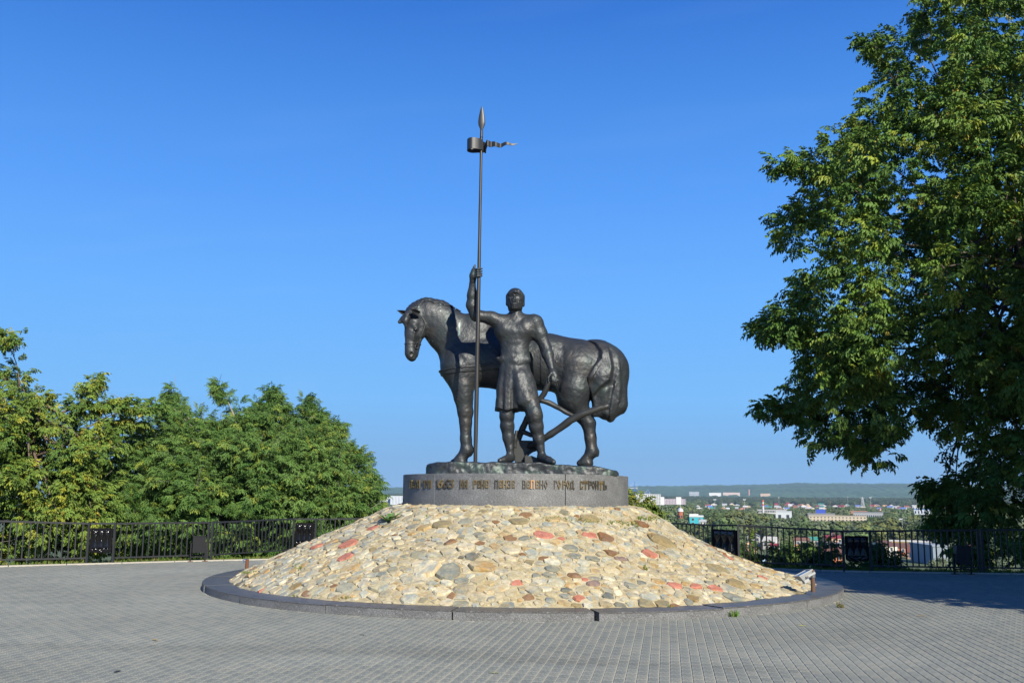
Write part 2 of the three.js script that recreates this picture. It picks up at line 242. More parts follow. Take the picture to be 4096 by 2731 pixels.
{
  const mound = thing('stone_mound', 'mound of cream, ochre and grey field stones set in sandy mortar', 'mound');
  const texA = rockTex(61, [.1, .06, 0, -.1]), texB = rockTex(91, [0, .03, .12, -.16]), texC = rockTex(121, [.08, 0, -.1, .1]), plain = rockTex(151, [.22, .05, -.2, -.2]);
  // mortar bed
  { const NA = 900, NR = 110, pos = [], idx = [], uv = []; for (let j = 0; j <= NR; j++) for (let i = 0; i <= NA; i++) { const th = i / NA * 2 * Math.PI, r = lerp(2.0, 5.3, j / NR), p = moundP(th, r, .022 * N3(Math.sin(th) * r * 7, r * 7, Math.cos(th) * r * 7) + .012 * N3(Math.sin(th) * r * 19, r * 19, Math.cos(th) * r * 19) + .003); pos.push(p.x, p.y, p.z); uv.push(th * 2.2, r * .9); if (i < NA && j < NR) { const a = j * (NA + 1) + i; idx.push(a, a + NA + 1, a + 1, a + 1, a + NA + 1, a + NA + 2); } }
    const g = new THREE.BufferGeometry(); g.setAttribute('position', new THREE.Float32BufferAttribute(pos, 3)); g.setAttribute('uv', new THREE.Float32BufferAttribute(uv, 2)); g.setIndex(idx); g.computeVertexNormals(); mesh('mortar_bed', g, mat([.95, .93, .9], { roughness: .95, map: plain }), mound); }
  const kinds = { cream: [[.92, .9, .86], texA], pale: [[1.12, 1.1, 1.08], texA], white: [[1.3, 1.28, 1.22], texB], ochre: [[.95, .86, .72], texC], buff: [[.8, .76, .7], texA], grey: [[.92, .96, .98], texB], blue: [[.6, .64, .66], texB], olive: [[.62, .57, .45], texA], rust: [[.52, .36, .3], texC], salmon: [[.98, .43, .44], plain], mauve: [[.55, .42, .46], texB], slate: [[.4, .43, .46], texB] };
  const M = Object.fromEntries(Object.entries(kinds).map(([k, [c, t]]) => [k, mat(c, { roughness: .88, map: t, flatShading: true })]));
  const weights = [['cream', 32], ['pale', 24], ['white', 9], ['ochre', 8], ['buff', 8], ['grey', 11], ['blue', 4.5], ['olive', 1.5], ['rust', 2.2], ['salmon', .5], ['slate', .6]], tot = weights.reduce((s, w) => s + w[1], 0);
  const r = rng(77), pick = () => { let x = r() * tot; for (const [k, w] of weights) if ((x -= w) < 0) return k; return 'cream'; };
  const sites = [];
  const explicit = [[2179, 2141, .2, 'salmon'], [2245, 2155, .1, 'salmon'], [2366, 2144, .18, 'salmon'], [2601, 2218, .18, 'salmon'], [2687, 2345, .14, 'salmon'], [2770, 2347, .12, 'salmon'], [2917, 2233, .16, 'salmon'], [3040, 2310, .12, 'salmon'], [2056, 2336, .1, 'salmon'], [2331, 2320, .08, 'salmon'], [1392, 2179, .2, 'salmon'], [1375, 2230, .17, 'salmon'], [1263, 2188, .14, 'salmon'], [1493, 2115, .14, 'salmon'], [1027, 2362, .08, 'salmon'],
    [2426, 2152, .2, 'rust'], [2480, 2235, .13, 'mauve'], [2360, 2336, .13, 'mauve'], [2093, 2393, .1, 'rust'], [2254, 2319, .1, 'ochre'], [2463, 2419, .1, 'slate'], [2681, 2430, .1, 'rust'], [1801, 2171, .13, 'rust'], [2043, 2154, .13, 'rust'], [1206, 2378, .12, 'rust'], [1319, 2345, .08, 'rust'],
    [2653, 2166, .32, 'olive'], [2865, 2278, .26, 'olive'], [2934, 2336, .28, 'olive'], [2084, 2083, .2, 'olive'], [2371, 2072, .22, 'olive'], [2756, 2393, .14, 'olive'], [2566, 2413, .15, 'olive'], [2624, 2413, .14, 'olive'], [2268, 2052, .1, 'olive'], [1846, 2356, .2, 'buff'], [1779, 2098, .2, 'olive'], [3160, 2365, .18, 'olive'],
    [2911, 2388, .2, 'blue'], [2211, 2330, .16, 'grey'], [2280, 2192, .16, 'blue'], [2366, 2235, .15, 'blue'], [2681, 2221, .2, 'grey'], [2968, 2319, .15, 'grey'], [2584, 2388, .18, 'grey'], [2248, 2359, .1, 'slate'], [1784, 2294, .24, 'blue'], [1885, 2227, .13, 'slate'], [1577, 2216, .14, 'grey'], [1925, 2265, .26, 'ochre'], [1700, 2283, .28, 'white'], [2040, 2200, .2, 'pale'], [1820, 2420, .14, 'blue'], [2010, 2425, .13, 'blue'], [1130, 2285, .16, 'grey'], [1500, 2350, .18, 'grey']];
  for (const [u, v, s0, k] of explicit) { const s = s0 * .86; const q = onMound(u, v); if (q) { const p = moundP(...q); if (sites.every((o) => o.p.distanceTo(p) > (o.s + s) * .7)) sites.push({ th: q[0], r: q[1], s, k, p }); } }
  const cellMap = new Map(), key = (p) => Math.floor(p.x / .5) + ',' + Math.floor(p.z / .5), put = (o) => { const k = key(o.p); cellMap.has(k) ? cellMap.get(k).push(o) : cellMap.set(k, [o]); };
  const near = (p) => { const out = [], x0 = Math.floor(p.x / .5), z0 = Math.floor(p.z / .5); for (let i = -1; i <= 1; i++) for (let j = -1; j <= 1; j++) { const c = cellMap.get((x0 + i) + ',' + (z0 + j)); if (c) out.push(...c); } return out; };
  sites.forEach(put);
  for (const [lo, hi, n] of [[.12, .16, 260], [.085, .12, 4200], [.066, .085, 14000], [.042, .062, 60000]]) for (let t = 0; t < n; t++) {
    const th = (r() * 2 - 1) * Math.PI, rr = Math.sqrt(lerp(2.22 ** 2, 5.2 ** 2, r())), s = lerp(lo, hi, r()), back = Math.abs(th) > 2.1;
    if (back && s < .1) continue;
    if (rr - s < 2.15 || rr + s > 5.3) continue;
    const p = moundP(th, rr); if (near(p).some((o) => o.p.distanceTo(p) < (o.s + s) * .8)) continue;
    const o = { th, r: rr, s, k: pick(), p }; sites.push(o); put(o);
  }
  const shape = (o) => {
    const e = .01, pa = moundP(o.th + e, o.r), pb = moundP(o.th, o.r + e), tx = pa.sub(o.p).normalize(), tz = pb.sub(o.p); tz.addScaledVector(tx, -tz.dot(tx)).normalize();
    const n = new THREE.Vector3().crossVectors(tz, tx).normalize(); if (n.y < 0) n.negate();
    const m = 5 + Math.floor(r() * 4), ph = r() * 7, el = 1 + (r() - .15) * .5, ea = (r() - .5) * 1.4; let poly = [];
    for (let i = 0; i < m; i++) { const a = ph + (i + (r() - .5) * .5) / m * 2 * Math.PI, R = o.s * (1.2 + (r() - .5) * .7); let x = Math.cos(a) * R * el, y = Math.sin(a) * R / el; poly.push([x * Math.cos(ea) - y * Math.sin(ea), x * Math.sin(ea) + y * Math.cos(ea)]); }
    for (const q of near(o.p)) if (q !== o) {
      const d3 = q.p.clone().sub(o.p), dx = d3.dot(tx), dz = d3.dot(tz), d = Math.hypot(dx, dz); if (d > (o.s + q.s) * 2.2 || d < 1e-4) continue;
      const t = (d * d + o.s * o.s - q.s * q.s) / (2 * d) - .006 - r() * .006, nx = dx / d, nz = dz / d, out = [];
      for (let i = 0; i < poly.length; i++) { const A = poly[i], B = poly[(i + 1) % poly.length], sa = A[0] * nx + A[1] * nz - t, sb = B[0] * nx + B[1] * nz - t; if (sa <= 0) out.push(A); if ((sa < 0) !== (sb < 0)) { const k = sa / (sa - sb); out.push([lerp(A[0], B[0], k), lerp(A[1], B[1], k)]); } }
      poly = out; if (poly.length < 3) return null;
    }
    let area = 0, cx = 0, cy = 0; poly.forEach((A, i) => { const B = poly[(i + 1) % poly.length], w = A[0] * B[1] - B[0] * A[1]; area += w; cx += (A[0] + B[0]) * w; cy += (A[1] + B[1]) * w; });
    area /= 2; if (Math.abs(area) < .004) return null; cx /= 6 * area; cy /= 6 * area; if (area < 0) poly.reverse();
    const h = .008 + o.s * (.05 + r() * .16), gx = (r() - .5) * .5, gy = (r() - .35) * .55, U = r() * 5, W = r() * 5, K = .8 + r() * .14, fx = (r() - .5) * o.s * .7, fy = (r() - .5) * o.s * .7;
    const pt = (x, y, z) => o.p.clone().addScaledVector(tx, x).addScaledVector(tz, y).addScaledVector(n, z);
    const low = poly.map(([x, y]) => [x, y, -.05]), mid = poly.map(([x, y]) => [x + (r() - .5) * .008, y + (r() - .5) * .008, h * (r() * .35) + .35 * (gx * (x - cx) + gy * (y - cy))]);
    const top = poly.map(([x, y]) => { const k = K + (r() - .5) * .14, X = cx + (x - cx) * k, Y = cy + (y - cy) * k; return [X, Y, h * (.75 + r() * .45) + .5 * (gx * (X - cx) + gy * (Y - cy))]; }), ctr = [cx + fx, cy + fy, h * (.9 + r() * .5) + .5 * (gx * fx + gy * fy)];
    const pos = [], uv = [], tri = (...v) => { for (const q of v) { const p = pt(...q); pos.push(p.x, p.y, p.z); uv.push(U + q[0] * .9 + q[2] * .4, W + q[1] * .9 + q[2] * .5); } };
    for (let i = 0; i < poly.length; i++) { const j = (i + 1) % poly.length; tri(low[i], mid[j], low[j]); tri(low[i], mid[i], mid[j]); tri(mid[i], top[j], mid[j]); tri(mid[i], top[i], top[j]); tri(top[i], ctr, top[j]); }
    const g = new THREE.BufferGeometry(); g.setAttribute('position', new THREE.Float32BufferAttribute(pos, 3)); g.setAttribute('uv', new THREE.Float32BufferAttribute(uv, 2)); g.computeVertexNormals(); return [g, Math.abs(area)];
  };
  const built = []; for (const o of sites) { const q = shape(o); if (q) built.push({ o, g: q[0], a: q[1] * Math.max(.05, Math.cos(o.th * .75)) / o.p.distanceTo(V3(0, EYE, 0)) ** 2 }); }
  built.sort((a, b) => b.a - a.a);
  built.slice(0, 300).forEach(({ o, g }) => mesh('stone', g, M[o.k], mound));
  const left = {}; built.slice(300).forEach(({ o, g }) => (left[o.k] ??= []).push(g));
  const keys = Object.keys(left), all = mergeGeometries(keys.map((k) => mergeGeometries(left[k])), true);
  const st = mesh('small_stones', all, keys.map((k) => M[k]), mound); st.userData.kind = 'stuff';
}

// ---------- granite pedestal with bronze lettering ----------
const DRUM0 = 1.40, DRUM1 = 1.985;
const bronzeLetter = [[.17, .135, .075], [.27, .2, .095], [.1, .092, .075], [.62, .34, .15]].map((c, i) => mat(c, { roughness: i === 3 ? .35 : .42, metalness: .6 }));
{
  const drum = thing('granite_pedestal', 'round speckled granite pedestal with raised bronze lettering under the bronze group', 'pedestal');
  const D = THREE.MathUtils.degToRad, joints = [-102, -41.8, 23.2, 83, 143, 203].map(D);
  joints.forEach((a, i) => {
    const b = i < 5 ? joints[i + 1] : joints[0] + 2 * Math.PI, ga = i === 2 ? .0035 : .0012, gb = i === 1 ? .0035 : .0012;
    mesh('granite_panel', sector(XD, .06, RD, DRUM0, DRUM1, a + ga, b - gb, 26, .006), graniteRough, drum);
  });
  { const a = joints[1], g = sector(XD, RD - .1, RD - .0015, DRUM0, DRUM1 - .01, a - .0012, a + .0012, 1); mesh('mortar_joint', g, mat([.5, .45, .35]), drum); }
  // letters: strokes on a 0..1 by 0..1 cell, [x0, y0, x1, y1, width]
  const w = .2, F = {
    'Л': [[.12, 0, .12, .95], [.85, 0, .85, 1], [.12, .95, .85, .95], [0, .02, .2, .02]], 'Е': [[.3, .12, .3, .88], [.3, .92, .9, .92], [.3, .5, .8, .5], [.3, .08, .9, .08], [.9, .92, .9, .74], [.9, .08, .9, .26]],
    'Т': [[.5, 0, .5, 1], [.1, .93, .9, .93], [.1, .93, .1, .72], [.9, .93, .9, .72]], 'А': [[.8, 0, .8, 1], [.2, 0, .2, .75], [.2, .75, .8, .98], [.2, .4, .8, .4]], '7': [[.8, 0, .8, .95], [.1, .9, .8, .9], [.1, .9, .1, .62], [.1, .62, .45, .62]], '1': [[.5, 0, .5, 1], [.15, .86, .5, .98]],
    '6': 'six', '3': 'three', 'Н': [[.15, 0, .15, 1], [.85, 0, .85, 1], [.15, .55, .85, .45]], 'Р': [[.2, 0, .2, 1], [.2, .93, .8, .93], [.85, .93, .85, .55], [.2, .55, .8, .55]], 'К': [[.15, 0, .15, 1], [.2, .5, .85, .62], [.85, .62, .85, 1], [.2, .5, .85, .38], [.85, .38, .85, 0]],
    'П': [[.15, 0, .15, 1], [.85, 0, .85, 1], [.15, .93, .85, .93]], 'З': [[.15, .93, .8, .93], [.15, .93, .15, .74], [.82, .93, .82, .55], [.4, .52, .8, .52], [.85, .5, .85, .08], [.15, .08, .85, .08], [.15, .08, .15, .26]], 'В': [[.18, 0, .18, 1], [.18, .93, .75, .93], [.78, .93, .78, .55], [.18, .52, .8, .52], [.86, .52, .86, .08], [.18, .07, .86, .07]],
    'О': [[.5, .97, .12, .5], [.12, .5, .5, .03], [.5, .03, .88, .5], [.88, .5, .5, .97]], 'Г': [[.2, 0, .2, 1], [.2, .93, .85, .93], [.85, .93, .85, .66]], 'Д': [[.2, .12, .2, .75], [.2, .75, .75, .97], [.75, .1, .75, 1], [0, .1, 1, .1], [.05, .1, .05, -.06], [.95, .1, .95, -.06]], 'С': [[.22, .1, .22, .9], [.22, .92, .85, .92], [.85, .92, .85, .7], [.22, .08, .85, .08], [.85, .08, .85, .28]],
    'И': [[.15, 0, .15, 1], [.85, 0, .85, 1], [.15, .35, .85, .65]], 'Ь': [[.2, 0, .2, 1], [.2, .45, .8, .45], [.85, .45, .85, .07], [.2, .07, .85, .07], [-.05, .93, .2, .93]] };
  const cyl = (u, v) => { const d = ray(u, v), a = d.x * d.x + d.z * d.z, ox = -XD, oz = -ZC, b = d.x * ox + d.z * oz, c = ox * ox + oz * oz - RD * RD, t = (-b - Math.sqrt(b * b - a * c)) / a, x = d.x * t, y = EYE + d.y * t, z = d.z * t; return [Math.atan2(x - XD, z - ZC), y]; };
  const A = (s) => 1550 + s / 4.612, B = (s) => 2040 + s / 4.612;
  const text = [['Л', A(425), A(466)], ['Е', A(468), A(506)], ['Т', A(508), A(552)], ['А', A(556), A(606)], ['7', A(662), A(704)], ['1', A(706), A(730)], ['7', A(736), A(786)], ['1', A(792), A(826)], ['1', A(905), A(945)], ['6', A(942), A(1030)], ['6', A(1045), A(1128)], ['3', A(1132), A(1228)], ['Н', A(1343), A(1410)], ['А', A(1414), A(1486)], ['Р', A(1585), A(1650)], ['Е', A(1655), A(1720)], ['К', A(1726), A(1795)], ['Е', A(1800), A(1870)], ['П', A(1980), A(2045)], ['Е', A(2055), A(2120)], ['Н', A(2130), A(2205)], ['З', A(2212), A(2280)], ['Е', A(2290), A(2352)],
    ['В', B(225), B(296)], ['Е', B(300), B(370)], ['Л', B(382), B(450), 3], ['Е', B(460), B(536)], ['Н', B(545), B(616)], ['О', B(624), B(696)], ['Г', B(805), B(866)], ['О', B(870), B(940)], ['Р', B(962), B(1030)], ['О', B(1034), B(1100)], ['Д', B(1104), B(1176)], ['С', B(1280), B(1342)], ['Т', B(1346), B(1430)], ['Р', B(1436), B(1500)], ['О', B(1500), B(1562)], ['И', B(1566), B(1626)], ['Т', B(1626), B(1706)], ['Ь', B(1710), B(1776)]];
  const r = rng(9), yTop = cyl(2048, 1920)[1], yBot = cyl(2048, 1952.5)[1], hL = yTop - yBot;
  for (const [ch, u0, u1, tone] of text) {
    const a0 = cyl(u0, 1935)[0], a1 = cyl(u1, 1935)[0], wm = (a1 - a0) * RD, gs = [], at = (x, y, out) => { const a = lerp(a0, a1, x), R = RD + out; return V3(XD + Math.sin(a) * R, yBot + y * hL, ZC + Math.cos(a) * R); };
    const sw = Math.min(wm * .22, .024), nn = V3(Math.sin((a0 + a1) / 2), 0, Math.cos((a0 + a1) / 2));
    let st = F[ch];
    const arc = (cx, cy, rx, ry, p0, p1, n) => Array.from({ length: n }, (_, i) => { const s = lerp(p0, p1, i / n), e = lerp(p0, p1, (i + 1) / n); return [cx + Math.cos(s) * rx, cy + Math.sin(s) * ry, cx + Math.cos(e) * rx, cy + Math.sin(e) * ry]; });
    if (st === 'six') st = [...arc(.48, .34, .38, .3, 0, 6.283, 12), [.1, .34, .42, .75], [.42, .75, .9, 1]];
    if (st === 'three') st = [[.1, .95, .9, .95], [.9, .95, .42, .62], ...arc(.45, .34, .4, .3, 1.7, -2.6, 9)];
    let si = 0; for (const [x0, y0, x1, y1] of st) { const p = at(x0, y0, .01), q = at(x1, y1, .01), e = q.clone().sub(p).normalize().multiplyScalar(sw * .36); gs.push(bar(p.sub(e), q.add(e), sw, .022 + .0011 * si++, nn)); }
    mesh('bronze_letter', join(gs), bronzeLetter[tone ?? (r() < .45 ? 1 : r() < .6 ? 0 : 2)], drum);
  }
}

// ---------- bronze group ----------
const MPX = 1 / 214, ZH = ZC - .42, ZM = ZC + .62, ZB = ZC + .35, BASE_Y = P(2050, 1851, ZM).y;
const bronze = new THREE.MeshStandardMaterial({ color: rgb(1, 1, 1), vertexColors: true, roughness: .5, metalness: .52, bumpMap: canvasTex(256, 256, ((a, b2, d) => (x, y) => { const v = 255 * (a(x / 256, y / 256) * .5 + b2(x / 256, y / 256) * .3 + d(x / 256, y / 256) * .2); return [v, v, v]; })(tileNoise(201, 18), tileNoise(202, 40), tileNoise(203, 90)), false), bumpScale: .007 });
const bronzeDark = mat([.045, .047, .05], { roughness: .45, metalness: .6 }), bronzeSpear = mat([.055, .052, .048], { roughness: .4, metalness: .6 });
// weathered bronze: brown and grey-green patches, thin pale streaks
const patina = (green = 0, warm = 1) => (x, y, z) => {
  const a = fbm(x * 2.3, y * 2.3, z * 2.3, 3), b = fbm(x * 7 + 9, y * 7, z * 7, 2), g = sstep(.05, .4, fbm(x * 3.5 + 40, y * 3.5, z * 3.5, 3) + green * .35), w = sstep(.02, .35, a + b * .35) * warm;
  let r = .037 + .01 * b, gg = .042 + .01 * b, bb = .047 + .009 * b;
  r += .018 * w; gg += .011 * w; bb += .006 * w;
  return [lerp(r, .055, g * (.25 + green)), lerp(gg, .085, g * (.25 + green)), lerp(bb, .075, g * (.25 + green))].map((q) => Math.max(.02, q));
};
const chisel = (x, y, z, s = 1) => .0055 * s * N3(x * 11, y * 11, z * 11) + .0035 * s * N3(x * 23, y * 23, z * 23);
const C = (u1, v1, z1, r1, u2, v2, z2, r2, k = .07, zs = 1) => cone(P(u1, v1, z1), P(u2, v2, z2), r1 * MPX, r2 * MPX, k, zs);
const bnd = (u0, v0, u1, v1, z0, z1) => { const q = [z0, z1].flatMap((z) => [P(u0, v0, z), P(u1, v1, z), P(u0, v1, z), P(u1, v0, z)]); return [V3(Math.min(...q.map((p) => p.x)), Math.min(...q.map((p) => p.y)), z0), V3(Math.max(...q.map((p) => p.x)), Math.max(...q.map((p) => p.y)), z1)]; };
const chain = (pts, k, zs) => pts.slice(1).map((b, i) => C(...pts[i], ...b, k, zs)); // points [u, v, z, r]

// cast base under hooves and feet
{
  const c = P(2088, 1875, ZB), hx = 1.76, hz = 1.28, top = BASE_Y, bot = DRUM1 - .02;
  const tl = pieces([[-1.8, -.06], [-1.68, -.03], [-1.5, .0], [.3, .0], [.55, -.03], [.9, -.05], [1.3, -.055], [1.55, -.1], [1.8, -.16]]);
  const f = (x, y, z) => {
    const X = x - c.x, Z = z - (ZC + .12), q = Math.pow(Math.pow(Math.abs(X) / hx, 9) + Math.pow(Math.abs(Z) / hz, 5), 1 / 7) - 1;
    const side = q * 1.6 + .06 * fbm(x * 2.2, y * 2.2, z * 2.2, 3) + .012 * N3(x * 14, y * 14, z * 14), t = top - .015 + tl(X) + .022 * N3(x * 5, 1, z * 5) + .008 * N3(x * 15, 2, z * 15);
    return Math.max(smax(side - (top - y) * .05, y - t, .02), bot - y);
  };
  const o = mesh('bronze_base', surfaceNet(f, V3(c.x - 2.05, bot - .06, ZC - 1.5), V3(c.x + 2.05, top + .14, ZC + 1.7), .028, patina(.42, .3)), bronze);
  tag(o, 'rough green-tinged bronze slab under the horse and the man', 'statue base');
}

// ---- horse ----
{
  const horse = thing('horse_statue', 'dark bronze horse with bowed head standing behind the bronze man', 'statue', [0, 0, 0]);
  const zn = ZH + .2, zf = ZH - .24, zh = ZH + .16;
  const trunk = [
    C(1872, 1440, ZH, 112, 2020, 1452, ZH, 112, .1, .78), C(2020, 1452, ZH, 112, 2190, 1448, ZH, 118, .1, .8), C(2190, 1448, ZH, 118, 2385, 1482, ZH, 122, .1, .8),
    C(1838, 1478, ZH, 76, 1850, 1500, ZH, 70, .12, .95), C(1835, 1385, ZH, 92, 1900, 1330, ZH, 88, .14, .62),
    ...chain([[1850, 1370, ZH, 96], [1790, 1322, ZH, 92], [1742, 1279, ZH + .03, 80], [1700, 1262, ZH + .08, 68], [1668, 1262, ZH + .12, 48]], .1, .6),
  ];
  const legs = [];
  for (const [z, du] of [[zn, 0], [zf, 5]]) {
    const far = z === zf ? .9 : 1;
    legs.push(C(1838 + du, 1470, z - .06 * Math.sign(z - ZH), 66, 1850 + du, 1560, z, 44 * far, .16), ...chain([[1850 + du, 1545, z, 46 * far], [1854 + du, 1590, z, 39 * far], [1859 + du, 1648, z, 30], [1860 + du, 1690, z, 23], [1861 + du, 1755, z, 21], [1865 + du, 1800, z, 24], [1840 + du, 1836, z, 20], [1828 + du, 1846, z, 19]], .05));
    legs.push(C(1876 + du, 1803, z, 14, 1877 + du, 1818, z, 8, .03), C(1812 + du, 1850, z, 13, 1846 + du, 1852, z, 21, .03, 1.15));
    const hz = z === zn ? zn + .04 : zf;
    legs.push(C(2306 + du, 1480, hz - .12 * Math.sign(z - ZH), 100, 2294 + du, 1570, hz, 72 * far, .2), ...chain([[2296 + du, 1560, hz, 76 * far], [2292 + du, 1600, hz, 62], [2322 + du, 1650, hz, 37], [2352 + du, 1692, hz, 27], [2360 + du, 1752, hz, 21], [2366 + du, 1806, hz, 23], [2344 + du, 1838, hz, 18], [2335 + du, 1846, hz, 18]], .06));
    legs.push(C(2382 + du, 1806, hz, 12, 2384 + du, 1820, hz, 8, .03), C(2318 + du, 1852, hz, 13, 2350 + du, 1853, hz, 20, .03, 1.15));
  }
  // head: own frame, turned towards the viewer
  const ang = THREE.MathUtils.degToRad(38), fw = V3(-Math.cos(ang), 0, Math.sin(ang)), sd = V3(Math.sin(ang), 0, Math.cos(ang)), poll = P(1662, 1252, zh), muz = P(1648, 1432, zh + .1), ax = muz.clone().sub(poll), HL = ax.length(); ax.normalize();
  const Hd = (t, f, s) => poll.clone().addScaledVector(ax, t * HL).addScaledVector(fw, f).addScaledVector(sd, s);
  const hc = (t1, f1, s1, r1, t2, f2, s2, r2, k = .05) => cone(Hd(t1, f1, s1), Hd(t2, f2, s2), r1, r2, k);
  const head = [hc(.02, -.02, 0, .17, .24, .03, 0, .175), hc(.24, .03, 0, .175, .5, .05, 0, .13), hc(.45, .06, 0, .125, .74, .055, 0, .092), hc(.74, .055, 0, .092, .9, .055, 0, .1), hc(.9, .045, 0, .1, .965, .03, 0, .088), hc(.95, -.03, 0, .06, 1.0, -.02, 0, .062),
    hc(.3, -.1, .07, .135, .46, -.1, .06, .115), hc(.3, -.1, -.07, .135, .46, -.1, -.06, .115), hc(.5, -.1, 0, .09, .92, -.07, 0, .055),
    hc(.31, .1, .12, .042, .37, .05, .15, .036, .03), hc(.31, .1, -.12, .042, .37, .05, -.15, .036, .03), hc(.46, .08, .14, .022, .62, .07, .1, .018, .03), hc(.46, .08, -.14, .022, .62, .07, -.1, .018, .03), hc(.9, .07, .06, .05, .94, .06, .055, .045, .02), hc(.9, .07, -.06, .05, .94, .06, -.055, .045, .02), hc(.2, .16, 0, .05, .8, .12, 0, .045, .05)];
  const dents = [[.93, .085, .1, .034], [.93, .085, -.1, .034], [1.0, .02, .09, .02]].map(([t, f, s, r]) => ({ p: Hd(t, f, s), r }));
  const base = union([...trunk, ...head, ...legs]), trunkF = union(trunk);
  // muscle furrows
  const grooves = [[[1735, 1300], [1775, 1350], [1815, 1400], [1850, 1440]], [[1990, 1360], [2010, 1430], [2000, 1500]], [[2245, 1380], [2262, 1470], [2230, 1560]]].map((g) => g.map(([u, v]) => P(u, v, ZH + .42)));
  const cutG = grooves.flatMap((g) => g.slice(1).map((b, i) => cone(g[i], b, .03, .03)));
  const f = (x, y, z) => { let d = base(x, y, z); if (d > .3 || d < -.3) return d; for (const e of dents) d = smax(d, e.r - Math.hypot(x - e.p.x, y - e.p.y, z - e.p.z), .015); for (const g of cutG) { const q = g.d(x, y, z); if (q < .1) d += .022 * (1 - clamp(q / .1, 0, 1)) ** 2; } return d + chisel(x, y, z); };
  const streak = patina(0, 1), wet = (x, y, z) => { const c = streak(x, y, z); const s = N3(x * 26, y * 1.6, 4); if (x < -1 && y > 4.6 && s > .42) return [.16, .22, .21]; return c; };
  mesh('body', surfaceNet(f, ...bnd(1570, 1160, 2540, 1875, ZH - .85, ZH + .95), .026, wet), bronze, horse);
  // eyes
  for (const s of [1, -1]) mesh('eye', new THREE.SphereGeometry(.042, 12, 10).scale(1, .72, 1).translate(...Hd(.4, .075, .158 * s).toArray()), bronzeDark, horse);
  // ears: hollow pointed cups
  const ear = (root, tip, side, w) => { const n = 9, m = 7, pos = [], idx = [], d = tip.clone().sub(root), L = d.length(); d.normalize(); const b = new THREE.Vector3().crossVectors(d, side).normalize(), a = new THREE.Vector3().crossVectors(b, d).normalize(); for (const off of [0, -.014]) for (let i = 0; i <= n; i++) { const t = i / n, wd = w * Math.sin(Math.PI * Math.pow(.18 + .82 * t, .8)) + .004; for (let j = 0; j <= m; j++) { const q = (j / m - .5) * 3.9, p = root.clone().addScaledVector(d, t * L).addScaledVector(b, Math.sin(q) * (wd + off)).addScaledVector(a, -Math.cos(q) * (wd * .75 + off)); pos.push(p.x, p.y, p.z); } } const S = (n + 1) * (m + 1); for (let i = 0; i < n; i++) for (let j = 0; j < m; j++) { const k = i * (m + 1) + j; idx.push(k, k + 1, k + m + 1, k + 1, k + m + 2, k + m + 1, S + k, S + k + m + 1, S + k + 1, S + k + 1, S + k + m + 1, S + k + m + 2); } for (let i = 0; i < n; i++) for (const j of [0, m]) { const k = i * (m + 1) + j; idx.push(k, k + m + 1, S + k, k + m + 1, S + k + m + 1, S + k); } const g = new THREE.BufferGeometry(); g.setAttribute('position', new THREE.Float32BufferAttribute(pos, 3)); g.setIndex(idx); g.computeVertexNormals(); return g; };
  mesh('ear', ear(P(1678, 1258, zh + .2), P(1642, 1236, zh + .42), V3(.25, .15, 1), .062), bronzeDark, horse);
  mesh('ear', ear(P(1634, 1258, zh - .02), P(1588, 1241, zh + .06), V3(-.1, -.5, 1), .05), bronzeDark, horse);
  // mane along the crest, forelock over the brow
  const lock = (pts, k = .03) => union(chain(pts, k, .6));
  const crest = [[1640, 1244], [1660, 1214], [1702, 1190], [1764, 1198], [1825, 1214], [1842, 1226]].map(([u, v]) => P(u, v, ZH + .05));
  const maneF = (x, y, z) => { let m = 1e3, tt = 0; for (let i = 1; i < crest.length; i++) { const a = crest[i - 1], b = crest[i], ex = b.x - a.x, ey = b.y - a.y, t = clamp(((x - a.x) * ex + (y - a.y) * ey) / (ex * ex + ey * ey), 0, 1), q = Math.hypot(x - a.x - ex * t, y - a.y - ey * t); if (q < m) { m = q; tt = i + t; } } return smax(base(x, y, z) - .026 - .004 * Math.sin(tt * 17 + m * 30), m - .105 - .02 * Math.sin(tt * 9), .02); };
  mesh('mane', surfaceNet((x, y, z) => maneF(x, y, z) + chisel(x, y, z, .7), ...bnd(1600, 1160, 1880, 1275, ZH - .35, ZH + .6), .017, patina(.1, .4)), bronze, horse);
  const foreF = union([...chain([[1650, 1240, zh + .12, 14], [1630, 1262, zh + .22, 15], [1620, 1285, zh + .25, 12], [1624, 1306, zh + .25, 5]], .04), ...chain([[1640, 1252, zh + .1, 14], [1612, 1276, zh + .2, 12], [1598, 1288, zh + .22, 8]], .04)]);
  mesh('forelock', surfaceNet((x, y, z) => foreF(x, y, z) + chisel(x, y, z), ...bnd(1560, 1200, 1690, 1330, ZH, ZH + .9), .016, patina(0, .4)), bronze, horse);
  // bridle
  const headF = union(head), ringBand = (t0, hw, off, tilt = 0) => (x, y, z) => { const px = x - poll.x, py = y - poll.y, pz = z - poll.z, t = px * ax.x + py * ax.y + pz * ax.z, ff = px * fw.x + py * fw.y + pz * fw.z; return Math.max(headF(x, y, z) - off, Math.abs(t - t0 * HL + tilt * ff) - hw); };
  mesh('noseband', surfaceNet(ringBand(.69, .014, .012, -.12), ...bnd(1580, 1340, 1720, 1420, ZH - .2, ZH + .8), .011, patina(0, .2)), bronze, horse);
  mesh('cheek_strap', tube([Hd(.08, -.02, .175), Hd(.25, -.1, .215), Hd(.5, -.06, .185), Hd(.69, -.03, .125)], [.013, .013], 6), bronzeDark, horse);
  mesh('bit_ring', new THREE.TorusGeometry(.035, .011, 6, 14).applyQuaternion(new THREE.Quaternion().setFromUnitVectors(V3(0, 0, 1), sd)).translate(...Hd(.76, -.02, .1).toArray()), bronzeDark, horse);
